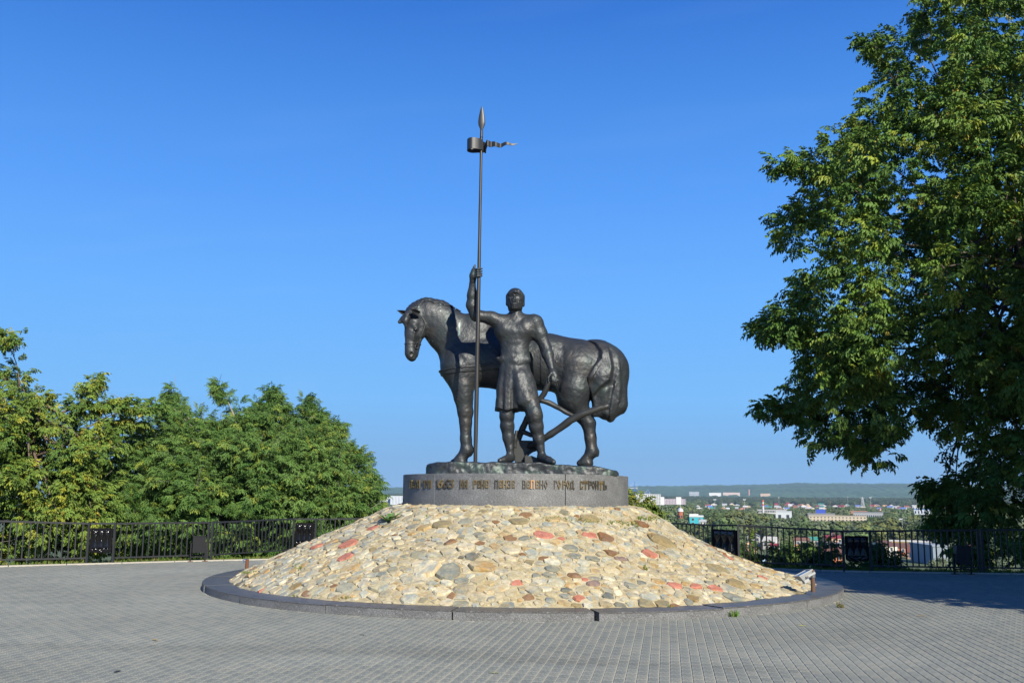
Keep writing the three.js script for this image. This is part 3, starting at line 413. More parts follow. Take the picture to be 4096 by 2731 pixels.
  // harness: breast strap, collar, girth: shells cut from the body between two planes
  const shell = (name, p0, n, hw, off, lo, hi) => { n.normalize(); const g = (x, y, z) => { const q = Math.abs((x - p0.x) * n.x + (y - p0.y) * n.y + (z - p0.z) * n.z) - hw; if (q > .1) return q; return smax(Math.max(base(x, y, z) - off, -base(x, y, z) - .05), q, .012) + chisel(x, y, z, .5); }; mesh(name, surfaceNet(g, lo, hi, .018, patina(.1, .6)), bronze, horse); };
  shell('breast_strap', P(1850, 1487, ZH), V3(-.1, 1, .02), .055, .024, ...bnd(1730, 1430, 2000, 1540, ZH - .8, ZH + .8));
  shell('breast_strap_trim', P(1850, 1478, ZH), V3(-.12, 1, .02), .02, .04, ...bnd(1730, 1430, 2000, 1540, ZH - .8, ZH + .8));
  shell('girth_strap', P(2178, 1440, ZH), V3(1, .02, .1), .06, .02, ...bnd(2100, 1300, 2260, 1600, ZH - .8, ZH + .8));
  { const g = []; for (let i = 0; i <= 8; i++) { const u = lerp(2222, 2292, i / 8); g.push(P(u, 1447 - i * .4, ZH + .455 - i * .006)); } mesh('buckle_strap', tube(g, [.03, .03, .02], 6), bronzeDark, horse); }
  // cloak thrown over the croup, hanging in folds
  const zk = ZH + .06;
  const cl = [C(2392, 1482, ZH, 126, 2396, 1490, ZH, 127, .06, .84), C(2432, 1470, zk, 84, 2452, 1612, zk + .06, 60, .08, 1.0), C(2395, 1520, zk + .1, 84, 2424, 1640, zk + .14, 44, .06, 1.0), C(2362, 1560, zk + .2, 52, 2392, 1640, zk + .24, 28, .06, .9), C(2466, 1596, zk + .02, 44, 2489, 1646, zk + .02, 9, .04), C(2430, 1640, zk + .14, 40, 2440, 1676, zk + .15, 12, .05), C(2395, 1648, zk + .2, 22, 2376, 1656, zk + .24, 12, .05)];
  const zs2 = ZH + .5;
  const crease = [[1, .055, [[2352, 1352], [2384, 1366], [2404, 1400], [2402, 1432], [2374, 1462], [2352, 1500]]], [-1, .05, [[2440, 1405], [2450, 1470], [2441, 1520], [2402, 1548], [2374, 1578], [2352, 1612]]], [1, .03, [[2456, 1550], [2447, 1600], [2443, 1632]]], [-1, .03, [[2484, 1480], [2488, 1550], [2480, 1600]]], [-1, .028, [[2372, 1508], [2346, 1552], [2338, 1590]]]].map(([s, A, p]) => [s, A, p.map(([u, v]) => P(u, v, zs2))]), clF = union(cl);
  const cf = (x, y, z) => { let d = clF(x, y, z); if (d > .3 || d < -.3) return d; if (z > ZH + .05) for (const [s, A, p] of crease) { let m = 1e3, sg = 0; for (let i = 1; i < p.length; i++) { const a = p[i - 1], b = p[i], ex = b.x - a.x, ey = b.y - a.y, t = clamp(((x - a.x) * ex + (y - a.y) * ey) / (ex * ex + ey * ey), 0, 1), qx = x - a.x - ex * t, qy = y - a.y - ey * t, q = Math.hypot(qx, qy); if (q < m) { m = q; sg = Math.sign(ex * qy - ey * qx) * s; } } if (m < .5) { const sd = sg * m; d -= A * 1.25 * sstep(-.035, .035, sd) * Math.exp(-Math.max(sd, 0) / .15) - A * .45 * Math.exp(-((sd + .05) ** 2) / .003); } } d += Math.sin((x + y * .3) * 17 + fbm(x * 2, y * 2, z * 2) * 3) * .014 * sstep(4.0, 3.2, y); return d + chisel(x, y, z, .8); };
  const cutA = P(2330, 1350, ZH), cutB = P(2352, 1600, ZH), cn = V3(-(cutB.y - cutA.y), cutB.x - cutA.x, 0).normalize(); if (cn.x > 0) cn.negate();
  const edge = (x, y, z) => (x - cutA.x) * cn.x + (y - cutA.y) * cn.y + .05 * Math.sin(y * 6) - .0;
  mesh('cloak', surfaceNet((x, y, z) => smax(cf(x, y, z), edge(x, y, z), .05), ...bnd(2260, 1300, 2545, 1710, ZH - 1, ZH + 1), .022, patina(.05, .8)), bronze, horse);
}

// ---- man ----
const SPZ = ZM + .3;
{
  const man = thing('man_statue', 'dark bronze bearded man in a knee-length tunic holding a spear and a plough handle', 'statue');
  const z = ZM, zl = z + .2, prims = [
    // torso
    C(2062, 1490, z, 56, 2062, 1430, z, 54, .1, .68), C(2060, 1425, z, 52, 2058, 1350, z, 62, .1, .62), C(2018, 1322, z, 42, 2102, 1322, z, 44, .1, .75), C(2008, 1288, z, 28, 2132, 1290, z, 32, .08, .85),
    C(2020, 1318, z + .085, 32, 2052, 1330, z + .085, 30, .07, .7), C(2100, 1316, z + .085, 34, 2070, 1330, z + .085, 30, .07, .7), C(2063, 1235, z - .02, 24, 2062, 1280, z - .02, 30, .06), C(2035, 1278, z - .06, 22, 2095, 1278, z - .06, 22, .08),
    // raised arm
    C(2000, 1288, z, 31, 1965, 1272, z + .02, 27, .07), C(1965, 1272, z + .02, 27, 1905, 1262, z + .06, 23, .05), C(1902, 1262, z + .08, 22, 1888, 1222, z + .1, 23, .05), C(1888, 1222, z + .1, 23, 1888, 1178, z + .13, 19, .05), C(1888, 1178, z + .13, 19, 1890, 1126, z + .2, 12.5, .05),
    // hanging arm
    C(2140, 1294, z, 36, 2158, 1335, z, 31, .07), C(2158, 1335, z, 31, 2183, 1390, z + .04, 22, .05), C(2183, 1390, z + .04, 22, 2191, 1418, z + .08, 23, .05), C(2191, 1418, z + .08, 23, 2206, 1474, z + .2, 13, .05),
    // legs
    C(2036, 1560, z, 46, 2027, 1660, z + .03, 29, .06), C(2027, 1660, z + .03, 26, 2029, 1705, z - .01, 27, .05), C(2029, 1705, z - .01, 27, 2034, 1752, z - .02, 22, .05), C(2034, 1752, z - .02, 22, 2041, 1812, z, 14.5, .05), C(2043, 1830, z - .05, 19, 2012, 1840, z + .26, 13, .05, 1), C(2012, 1840, z + .26, 12, 2000, 1842, z + .32, 10, .03),
    C(2027, 1662, z + .03, 28.5, 2028, 1668, z + .03, 28.5, .015), C(2138, 1660, zl + .05, 30.5, 2140, 1667, zl + .05, 30.5, .015),
    C(2096, 1545, z + .05, 50, 2136, 1650, zl + .04, 31, .06), C(2136, 1650, zl + .04, 28, 2145, 1705, zl, 28, .05), C(2145, 1705, zl, 28, 2155, 1755, zl - .03, 22, .05), C(2155, 1755, zl - .03, 22, 2166, 1812, zl - .03, 15, .05), C(2166, 1830, zl - .06, 19, 2196, 1842, zl + .2, 15, .05), C(2196, 1842, zl + .2, 15, 2214, 1848, zl + .3, 11, .03),
  ];
  const body = union(prims);
  // tunic: blouse over the belt and a skirt cut off at the hem
  const hem = P(2040, 1642, z).y, skirtP = [C(2058, 1480, z, 62, 2050, 1550, z, 62, .06, .75), C(2050, 1550, z, 62, 2042, 1680, z, 64, .06, .8), C(2082, 1520, z + .05, 54, 2108, 1600, zl, 40, .06, .9)], blouse = union([C(2014, 1436, z + .07, 17, 2060, 1446, z + .12, 19, .05), C(2060, 1446, z + .12, 19, 2106, 1440, z + .06, 18, .05), C(2000, 1438, z + .05, 12, 1990, 1432, z + .07, 6, .04), C(2060, 1420, z, 54, 2060, 1440, z, 56, .05, .7)]), skirtF = union(skirtP);
  const sa = P(2046, 1560, z);
  const grv = [[[2052, 1560], [2050, 1640]], [[2030, 1452], [2080, 1462], [2110, 1452]], [[2060, 1300], [2072, 1330], [2084, 1352]], [[2000, 1322], [2028, 1338], [2056, 1333]], [[2066, 1334], [2094, 1341], [2122, 1328]], [[2060, 1340], [2061, 1410]], [[2012, 1400], [2060, 1412], [2110, 1402]]].map((g) => g.map(([u, v]) => P(u, v, z + .3))).flatMap((g) => g.slice(1).map((b, i) => cone(g[i], b, .02, .02, .1, 2.5)));
  const man3 = (x, y, w) => {
    let d = body(x, y, w); if (d > .4 || d < -.4) return d;
    const th = Math.atan2(x - sa.x, w - sa.z), t = clamp((sa.y + .5 - y) / .9, 0, 1);
    let s = skirtF(x, y, w) + .026 * t * Math.sin(th * 8 + 1.2) + .012 * t * Math.sin(th * 15);
    s = smax(s, hem - y + .02 * Math.sin(th * 4) - .02 * (x - sa.x), .02);
    d = smin(d, s, .03); d = smin(d, blouse(x, y, w), .035);
    for (const g of grv) { const q = g.d(x, y, w); if (q < .06) d += .016 * (1 - clamp(q / .06, 0, 1)) ** 2; }
    return d + chisel(x, y, w);
  };
  const g1 = surfaceNet(man3, ...bnd(1840, 1040, 2260, 1870, z - .6, z + .8), .022, patina(0, .55));
  // hands on a finer grid: five separate fingers each
  const hand = (prims2, lo, hi) => surfaceNet((x, y, w) => union(prims2)(x, y, w) + chisel(x, y, w, .4), lo, hi, .011, patina(.15, .3));
  const sp = (v) => P(lerp(1901, 1928, (1850 - v) / 1425), v, SPZ), F = (a, b, c, r0, r1) => [cone(a, b, r0, (r0 + r1) / 2, .012), cone(b, c, (r0 + r1) / 2, r1, .012)];
  const off = (p, x, y, w) => p.clone().add(V3(x, y, w));
  const palm = [cone(P(1890, 1130, z + .2), P(1893, 1102, z + .25), .06, .07, .03), cone(P(1893, 1102, z + .25), P(1896, 1082, z + .27), .068, .055, .03)];
  for (const [v, du] of [[1078, 3], [1088, 1], [1098, 0], [1107, -1]]) { const s = sp(v); palm.push(...F(P(1893 + du, v + 4, z + .27), off(s, -.02, .0, .062), off(s, .055, .012, .03), .024, .018)); }
  palm.push(cone(P(1893, 1092, z + .24), P(1896, 1070, z + .23), .028, .024, .02), cone(P(1896, 1070, z + .23), P(1900, 1060, z + .23), .024, .016, .01));
  const g2 = hand(palm, ...bnd(1855, 1030, 1945, 1150, z, z + .6));
  const wr = P(2206, 1474, z + .2), pc = P(2212, 1494, z + .25), lp = [cone(wr, pc, .062, .07, .03, .7), cone(pc, P(2220, 1506, z + .27), .068, .056, .03, .7)];
  for (const [u, u2, v2, dz] of [[2226, 2236, 1536, .24], [2221, 2229, 1542, .28], [2215, 2220, 1540, .31], [2209, 2211, 1533, .32]]) lp.push(...F(P(u, 1506, z + dz), P((u + u2) / 2, (1506 + v2) / 2, z + dz + .03), P(u2, v2, z + dz), .022, .015));
  lp.push(...F(P(2204, 1492, z + .28), P(2194, 1510, z + .33), P(2194, 1528, z + .33), .025, .016));
  const g3 = hand(lp, ...bnd(2170, 1450, 2260, 1560, z - .05, z + .6));
  // head and beard on a finer grid
  const hp = P(2061, 1196, z + .02), hq = (x, y, w) => V3(hp.x + x, hp.y + y, hp.z + w), hcn = (a, b, r0, r1, k = .03, zs = 1) => cone(hq(...a), hq(...b), r0, r1, k, zs);
  const hd = [hcn([0, .03, -.01], [0, .05, -.04], .152, .15, .05), hcn([0, -.02, .045], [0, -.09, .05], .118, .104, .05), hcn([0, -.125, .07], [0, -.165, .075], .098, .07, .05), hcn([-.1, -.04, .01], [-.07, -.15, .05], .05, .055, .04), hcn([.1, -.04, .01], [.07, -.15, .05], .05, .055, .04), hcn([0, -.1, -.03], [0, -.3, -.04], .1, .125, .05),
    hcn([-.012, .04, .157], [-.016, -.035, .192], .017, .024, .014), hcn([-.042, -.038, .152], [.012, -.038, .152], .02, .02, .012), hcn([-.092, .045, .115], [-.03, .05, .162], .02, .02, .014), hcn([.012, .05, .162], [.078, .045, .118], .02, .02, .014), hcn([-.075, -.095, .125], [-.014, -.066, .178], .018, .022, .012), hcn([-.014, -.066, .178], [.05, -.095, .13], .022, .018, .012), hcn([-.01, -.13, .155], [-.006, -.18, .13], .045, .05, .03),
    hcn([-.075, -.02, .105], [-.07, -.03, .105], .034, .034, .025), hcn([.066, -.02, .108], [.062, -.03, .108], .034, .034, .025)];
  const cuts = [hcn([-.058, .02, .178], [-.048, .02, .18], .028, .026), hcn([.03, .02, .18], [.044, .02, .178], .026, .028), hcn([-.036, -.098, .19], [.018, -.098, .19], .012, .012)], hdF = union(hd);
  const eyes = [hq(-.052, .012, .13), hq(.038, .012, .132)];
  const headFn = (x, y, w) => { let d = hdF(x, y, w); for (const c of cuts) d = smax(d, -c.d(x, y, w), .015); for (const e of eyes) d = Math.min(d, Math.hypot(x - e.x, (y - e.y) * 1.5, w - e.z) - .02); return d + chisel(x, y, w, .4); };
  const g4 = surfaceNet(headFn, hq(-.26, -.32, -.26), hq(.26, .28, .28), .0095, patina(0, .5));
  mesh('body', mergeGeometries([g1, g2, g3, g4]), bronze, man);
  mesh('beard', surfaceNet((x, y, w) => { const xx = x - hp.x, yy = y - hp.y, q = w - hp.z, lip = Math.hypot(xx + .008, (yy + .098) * 2.2) - .03; return smax(smax(smax(hdF(x, y, w) - .016 - .003 * Math.sin(xx * 160 + yy * 40), yy + .085 - Math.abs(xx) * .95, .015), -.235 - yy, .03), Math.max(-.03 - q, .012 - lip - .012), .012) + chisel(x, y, w, .5); }, hq(-.24, -.28, -.1), hq(.24, .1, .28), .01, patina(0, .2)), bronze, man);
  // hair: cap with a side-swept fringe, bobbed over the ears
  const hr = union([hcn([0, .05, -.025], [0, .065, -.05], .166, .16, .04), hcn([-.13, .05, .0], [-.145, -.1, -.015], .042, .036, .05), hcn([.13, .05, .0], [.145, -.11, -.015], .044, .038, .05), hcn([0, .0, -.09], [0, -.12, -.085], .14, .115, .05), hcn([-.105, .09, .085], [.0, .105, .148], .034, .036, .03), hcn([.0, .112, .146], [.075, .07, .14], .03, .016, .02), hcn([.06, .125, .1], [.13, .05, .05], .042, .036, .03)]);
  mesh('hair', surfaceNet((x, y, w) => { const q = w - hp.z, yy = y - hp.y, xx = x - hp.x; const face = Math.max(q * 1 + .0, Math.hypot(xx * .9, yy + .05) - .128); const d = hr(x, y, w) + .0014 * Math.sin((xx * .7 + yy * 1.2) * 150 + w * 60); return smax(d, -smax(smax(.03 - q, Math.hypot(xx, (yy + .06) * .8) - .122, .02), yy - .078 - .25 * xx, .02), .02); }, hq(-.26, -.28, -.3), hq(.26, .3, .26), .0105, patina(0, .2)), bronze, man);
}

// ---- spear ----
{
  const spear = thing('spear', 'tall bronze spear with a leaf blade and a curling pennant in the raised hand', 'spear');
  const q = (v) => P(lerp(1901, 1928, (1850 - v) / 1425), v, SPZ), pts = [1856, 1500, 1150, 900, 600, 548].map(q), n = 90, rr = rng(3);
  const g = tube(pts, [.036, .04, .04, .037, .03, .027, .026], 12); { const p = g.attributes.position; for (let i = 0; i < p.count; i++) { const s = 1 + .004 * N3(p.getX(i) * 40, p.getY(i) * 14, p.getZ(i) * 40); p.setX(i, p.getX(i) + .004 * N3(3, p.getY(i) * 9, i % 12)); } g.computeVertexNormals(); }
  mesh('shaft', g, bronzeSpear, spear);
  mesh('socket', tube([q(552), q(520)], [.03, .027], 12), bronzeDark, spear);
  const a = q(522), b = q(424), L = b.y - a.y, blade = new THREE.LatheGeometry([[.026, 0], [.03, .06], [.062, .22], [.068, .34], [.058, .55], [.034, .8], [.012, .96], [.0005, 1]].map(([r, t]) => new THREE.Vector2(r, t * L)), 16).scale(1, 1, .32).translate(a.x, a.y, a.z);
  mesh('blade', blade, bronzeDark, spear);
  // pennant: a bronze ribbon that loops round the shaft and streams to the side
  const c = q(580), S = 1 / 208, path = [[6, .02, 1, 0], [-14, .09, 1, 0], [-40, .12, 1, 0], [-53, .04, 1, 0], [-54, -.06, 1, 0], [-40, -.13, 1, 0], [-15, -.12, 1, 0], [6, -.08, 1, -3], [16, -.05, .95, -8], [19, .02, .7, -6], [26, .07, .55, 4], [40, .02, .5, 3], [58, .06, .42, -3], [78, .0, .34, 1], [100, .05, .26, 2], [122, .02, .18, 4], [144, .0, .04, 5]];
  const cur = new THREE.CatmullRomCurve3(path.map(([x, w]) => V3(c.x + x * S, 0, c.z + w))), M2 = 90, hgt = pieces(path.map((p, i) => [i / (path.length - 1), p[2]])), dy = pieces(path.map((p, i) => [i / (path.length - 1), p[3]])), pos = [], idx = [];
  for (let i = 0; i <= M2; i++) { const t = i / M2, p = cur.getPoint(t), tg = cur.getTangent(t), nx = -tg.z * .008, nz = tg.x * .008, h = .108 * hgt(t), y = c.y + dy(t) * S + (i > 40 ? .012 * Math.sin(i * .5) : 0); for (const [s, e] of [[1, 1], [1, -1], [-1, -1], [-1, 1]]) pos.push(p.x + nx * s, y + h * e, p.z + nz * s); if (i) { const k = (i - 1) * 4; for (let j = 0; j < 4; j++) { const m = (j + 1) % 4; idx.push(k + j, k + m, k + 4 + j, k + m, k + 4 + m, k + 4 + j); } } }
  const pg = new THREE.BufferGeometry(); pg.setAttribute('position', new THREE.Float32BufferAttribute(pos, 3)); pg.setIndex(idx); const pn = pg.toNonIndexed(); pn.computeVertexNormals();
  mesh('pennant', pn, bronzeDark, spear);
}

// ---- plough ----
{
  const plough = thing('plough', 'bronze wooden-style plough with crossed beams standing behind the legs of the bronze man', 'plough');
  const pm = mat([.042, .044, .043], { roughness: .5, metalness: .5 }), z0 = ZM + .3, z1 = ZM - .1, rough = (g) => { const p = g.attributes.position; for (let i = 0; i < p.count; i++) { const x = p.getX(i), y = p.getY(i), z = p.getZ(i); p.setXYZ(i, x + .014 * N3(x * 8, y * 8, z * 8), y + .014 * N3(x * 8 + 5, y * 8, z * 8), z + .014 * N3(x * 8, y * 8 + 5, z * 8)); } g.computeVertexNormals(); return g; };
  mesh('handle', rough(tube([P(2196, 1524, z0 - .02), P(2176, 1572, z0 - .08), P(2152, 1606, z0 - .14), P(2110, 1672, z1 + .02), P(2072, 1760, z1 - .08), P(2066, 1800, z1 - .1)], [.055, .055, .06, .06, .06], 8)), pm, plough);
  mesh('brace', rough(tube([P(2158, 1598, z0 - .12), P(2200, 1614, z0 - .1), P(2260, 1646, z0 - .04), P(2302, 1668, z0)], [.055, .048, .045, .04], 8)), pm, plough);
  mesh('draught_beam', rough(tube([P(2436, 1624, z0 + .12), P(2370, 1642, z0 + .08), P(2308, 1666, z0 + .02), P(2240, 1712, z0 - .08), P(2176, 1753, z0 - .18), P(2110, 1790, z1 - .1)], [.05, .068, .075, .07, .07, .065], 6)), pm, plough);
  mesh('cross_bar', rough(tube([P(2086, 1724, z1), P(2130, 1742, z1 + .02)], [.045, .045], 8)), pm, plough);
  mesh('peg', rough(tube([P(2058, 1790, z1 + .08), P(2062, 1750, z1 + .1), P(2066, 1722, z1 + .1)], [.035, .038, .03], 8)), pm, plough);
  const slab = (pts, zc, th, dz = 0) => { const s = new THREE.Shape(); const q = pts.map(([u, v]) => P(u, v, zc)); s.moveTo(q[0].x, q[0].y); q.slice(1).forEach((p) => s.lineTo(p.x, p.y)); return new THREE.ExtrudeGeometry(s, { depth: th, bevelEnabled: true, bevelSize: .012, bevelThickness: .012, bevelSegments: 2 }).translate(0, 0, zc + dz); };
  mesh('mouldboard', slab([[2060, 1764], [2140, 1766], [2146, 1790], [2112, 1806], [2104, 1822], [2106, 1846], [2062, 1848], [2056, 1810]], z1 - .14, .1), pm, plough);
  mesh('sole', slab([[2100, 1828], [2125, 1826], [2150, 1836], [2156, 1850], [2100, 1852]], z1 - .05, .14), pm, plough);
  mesh('share', rough(tube([P(2104, 1824, z1), P(2130, 1803, z1), P(2150, 1796, z1)], [.03, .035, .03], 6)), pm, plough);
}

// ---------- terrain: hilltop, slope, valley floor, far hills ----------
const VALLEY = -20.4, SLOPE0 = 1.2;
const ridgeAz = pieces([[-45, 62], [-20, 64], [-8, 66], [-1.5, 66], [6, 92], [11, 102], [16, 116], [21, 122], [26, 120], [45, 105]]);
function landY(x, z) {
  const r = Math.hypot(x, z), az = Math.atan2(x, -z) * 180 / Math.PI, beyond = edgeZ(clamp(x, -40, 40)) - z;
  if (beyond < SLOPE0) return -.06;
  let y = lerp(-.06, VALLEY, sstep(0, 115, beyond - SLOPE0) * .55 + .45 * clamp((beyond - SLOPE0) / 60, 0, 1));
  y = Math.max(VALLEY, y) + .9 * fbm(x * .02, z * .02, 1) * sstep(2, 40, beyond);
  y += 12 * sstep(2300, 4300, r) + 6 * fbm(x * .0012, z * .0012, 5) * sstep(1500, 3000, r);
  y += (ridgeAz(az) + 12 * fbm(az * .22, 3, 1)) * sstep(4600, 7600, r) * (.92 + .3 * fbm(x * .0006, z * .0006, 9));
  return y;
}
{
  // two sheets: open grassland, and the forest canopy of the hills behind it
  const sheet = (rs, azs, canopy, name, label) => {
    const pos = [], col = [], idx = [], n = azs.length, ring = azs[n - 1] - azs[0] > 350;
    rs.forEach((r, j) => azs.forEach((a, i) => {
      const t = a * Math.PI / 180, x = Math.sin(t) * r, z = -Math.cos(t) * r, h = Math.abs(Math.sin(x * 12.9898 + z * 78.233) * 43758.5453) % 1; pos.push(x, landY(x, z) + (canopy ? -4 + 15 * h : 0), z);
      if (canopy) { const k = .55 + .9 * h + 1.2 * fbm(x * .0022, z * .0022, 12, 3); col.push(.032 * k + .006, .064 * k + .012, .022 * k + .003); }
      else { const q = fbm(x * .03, z * .03, 2), p = fbm(x * .4, z * .4, 8); col.push(Math.max(.01, .062 + .03 * q + .02 * p), Math.max(.02, .088 + .025 * q + .015 * p), .03); }
      if (j && (i < n - 1 || ring)) { const k = (j - 1) * n + i, m = (j - 1) * n + (i + 1) % n; idx.push(k, m, k + n, m, m + n, k + n); }
    }));
    const g = new THREE.BufferGeometry(); g.setAttribute('position', new THREE.Float32BufferAttribute(pos, 3)); g.setAttribute('color', new THREE.Float32BufferAttribute(col, 3)); g.setIndex(idx); g.computeVertexNormals();
    structure(name, g, mat([1, 1, 1], { vertexColors: true, roughness: 1 }), label);
  };
  const rs = [0]; for (let r = 3; r < 30; r += .9) rs.push(r); for (let r = 30; r < 15000; r *= 1.045) rs.push(r);
  const az = []; for (let a = -180; a < 180;) { az.push(a); a += a >= -36 && a < 36 ? .6 : 4; }
  sheet(rs, az, false, 'terrain', 'grassy hilltop falling to the wide valley floor');
  const hr = [], ha = []; for (let r = 3900; r < 9000; r *= 1.009) hr.push(r); for (let a = -40; a <= 40;) { ha.push(a); a += a >= 4 && a < 31 ? .14 : .5; }
  sheet(hr, ha, true, 'hills', 'low hills covered in forest beyond the valley town');
}

// ---------- black metal railing with emblem panels ----------
const paint = (c, o) => new THREE.MeshPhysicalMaterial({ color: rgb(...c), ...o }), ironMat = paint([.022, .024, .028], { roughness: .5, specularIntensity: .6 }), ironPanel = paint([.006, .006, .007], { roughness: .55, specularIntensity: .12 }), ironGloss = paint([.006, .006, .007], { roughness: .17, clearcoat: .15, clearcoatRoughness: .1 }), rustMat = mat([.11, .045, .02], { roughness: .9 });
{
  const shield = new THREE.Shape(); shield.moveTo(-.5, .5); shield.lineTo(.5, .5); shield.lineTo(.5, -.34); shield.quadraticCurveTo(.5, -.44, .4, -.445); shield.lineTo(.12, -.45); shield.quadraticCurveTo(.03, -.455, 0, -.5); shield.quadraticCurveTo(-.03, -.455, -.12, -.45); shield.lineTo(-.4, -.445); shield.quadraticCurveTo(-.5, -.44, -.5, -.34); shield.closePath();
  const shieldGeo = new THREE.ExtrudeGeometry(shield, { depth: .05, bevelEnabled: true, bevelSize: .012, bevelThickness: .012, bevelSegments: 2, curveSegments: 6 });
  const rr = rng(31), sheafGeo = join([
    new THREE.LatheGeometry([[.0, 0], [.085, .0], [.078, .06], [.05, .15], [.032, .24], [.045, .3], [.075, .4], [.09, .5], [.07, .57], [.0, .6]].map(([r, y]) => new THREE.Vector2(r, y)), 14),
    ...Array.from({ length: 22 }, () => { const a = rr() * 3.2, h = .38 + rr() * .2, R = .07; return new THREE.SphereGeometry(.018 + rr() * .01, 6, 5).translate(Math.cos(a) * R * (1 - Math.abs(h - .48) * 2), h, Math.sin(a) * R); }),
    ...Array.from({ length: 7 }, (_, i) => { const a = (i + .5) / 7 * Math.PI; return rod(V3(Math.cos(a) * .04, .22, Math.sin(a) * .04), V3(Math.cos(a) * .085, 0, Math.sin(a) * .085), .008, .014, 5); }),
    new THREE.TorusGeometry(.038, .014, 6, 14).rotateX(Math.PI / 2).translate(0, .235, 0)]);
  const hillGeo = join([[-.38, -.36, .08], [-.22, -.33, .1], [-.05, -.36, .09], [.1, -.33, .1], [.28, -.35, .1], [.4, -.33, .07], [0, -.42, .06]].map(([x, y, s]) => new THREE.SphereGeometry(s, 9, 7).scale(1.3, .55, .5).rotateZ(x * 2).translate(x, y, .06)));
  const post = (base, topv) => ({ p: base, h: P(2048, topv, base.z).y });
  const px = (u, v, ut, vt) => { const b = G(u, v), t = P(ut, vt, b.z); return { p: b, h: t.y }; };
  const at = (x, z, h) => ({ p: V3(x, 0, z), h });
  const build = (posts, label, hasBack) => {
    const f = thing('metal_railing', label, 'railing', [0, 0, 0], 0, undefined);
    posts.forEach((q, i) => {
      mesh('post', bar(q.p.clone().setY(-.12), q.p.clone().setY(q.h + .002), .05, .05, V3(0, 0, 1)), ironMat, f);
      const n = posts[i + 1]; if (!n || q.end) return;
      const A = q.p, B = n.p, L = A.distanceTo(B), dir = B.clone().sub(A).normalize(), mid = (t) => A.clone().lerp(B, t);
      const e = .028 / L;
      mesh('top_rail', bar(mid(i ? e : 0).setY(lerp(q.h, n.h, e) - .022), mid(1 - e).setY(lerp(q.h, n.h, 1 - e) - .022), .046, .04), ironMat, f);
      const face = new THREE.Vector3().crossVectors(dir, V3(0, 1, 0)); if (face.z < 0) face.negate();
      if (q.emblem) {
        const w = L - .1, h = q.emblem * Math.max(q.h, n.h), cy = (q.h + n.h) / 2 - .13 - h / 2, c = mid(.5), m = new THREE.Matrix4().makeBasis(V3(dir.x, 0, dir.z), V3(0, 1, 0), face).setPosition(c.x, cy, c.z);
        const o = mesh('emblem_panel', shieldGeo.clone().applyMatrix4(m.clone().multiply(new THREE.Matrix4().makeScale(w, h, .5))), ironPanel, f); o.userData.label = 'glossy black cast panel with three wheat sheaves in relief';
        for (const x of [-.3, 0, .3]) mesh('sheaf', sheafGeo.clone().applyMatrix4(m.clone().multiply(new THREE.Matrix4().makeScale(w, h, .42)).multiply(new THREE.Matrix4().makeTranslation(x * .95, -.26, .06)).multiply(new THREE.Matrix4().makeScale(1.55, 1.18, 1.2))), ironGloss, o);
        mesh('ground_relief', hillGeo.clone().applyMatrix4(m.clone().multiply(new THREE.Matrix4().makeScale(w, h, .4))), ironGloss, o);
        mesh('bracket', bar(mid(.01).setY(cy + .05), mid(.99).setY(cy + .05), .02, .03), ironMat, f);
        return;
      }
      const y0 = q.low ?? .13; mesh('bottom_rail', bar(mid(e).setY(y0), mid(1 - e).setY(n.low ?? y0), .034, .034), ironMat, f);
      const cnt = Math.max(2, Math.round(L / .133));
      for (let k = 1; k < cnt; k++) { const t = k / cnt, c = mid(t), h = lerp(q.h, n.h, t); mesh('baluster', bar(c.clone().setY(lerp(y0, n.low ?? y0, t) + .012), c.clone().setY(h - .038), .025, .025, V3(dir.x, 0, dir.z)), ironMat, f); }
    });
  };
  build([px(-410, 2275, -390, 2068), px(-56, 2264, -40, 2079), { ...px(344, 2255, 357, 2090), emblem: .62 }, px(449, 2254, 462, 2090), { ...px(827, 2241, 832, 2086), end: 1 }, px(842, 2241, 846, 2086), { ...px(1169, 2218, 1178, 2072), emblem: .64 }, px(1258, 2218, 1263, 2073), at(-2.5, -28.4, 1.0)],
    'black metal railing in front of the leafy bushes, with two glossy wheat sheaf panels');
  build([at(-2.42, -28.42, 1.0), at(1.0, -28.2, 1.0), at(3.1, -26.6, 1.0), { ...at(4.35, -24.5, 1.0), h: P(2848, 2097, -24.5).y, p: (() => { const p = P(2852, 2230, -24.5); return V3(p.x, 0, p.z); })(), emblem: .64 }, px(2958, 2270, 2955, 2097), { ...px(3378, 2286, 3369, 2121), emblem: .62 }, px(3488, 2288, 3480, 2120), { ...px(3922, 2294, 3912, 2116), end: 1 }, px(3938, 2294, 3926, 2116), px(4300, 2300, 4285, 2112)],
    'black metal railing over the valley town view, partly in deep tree shade');
}

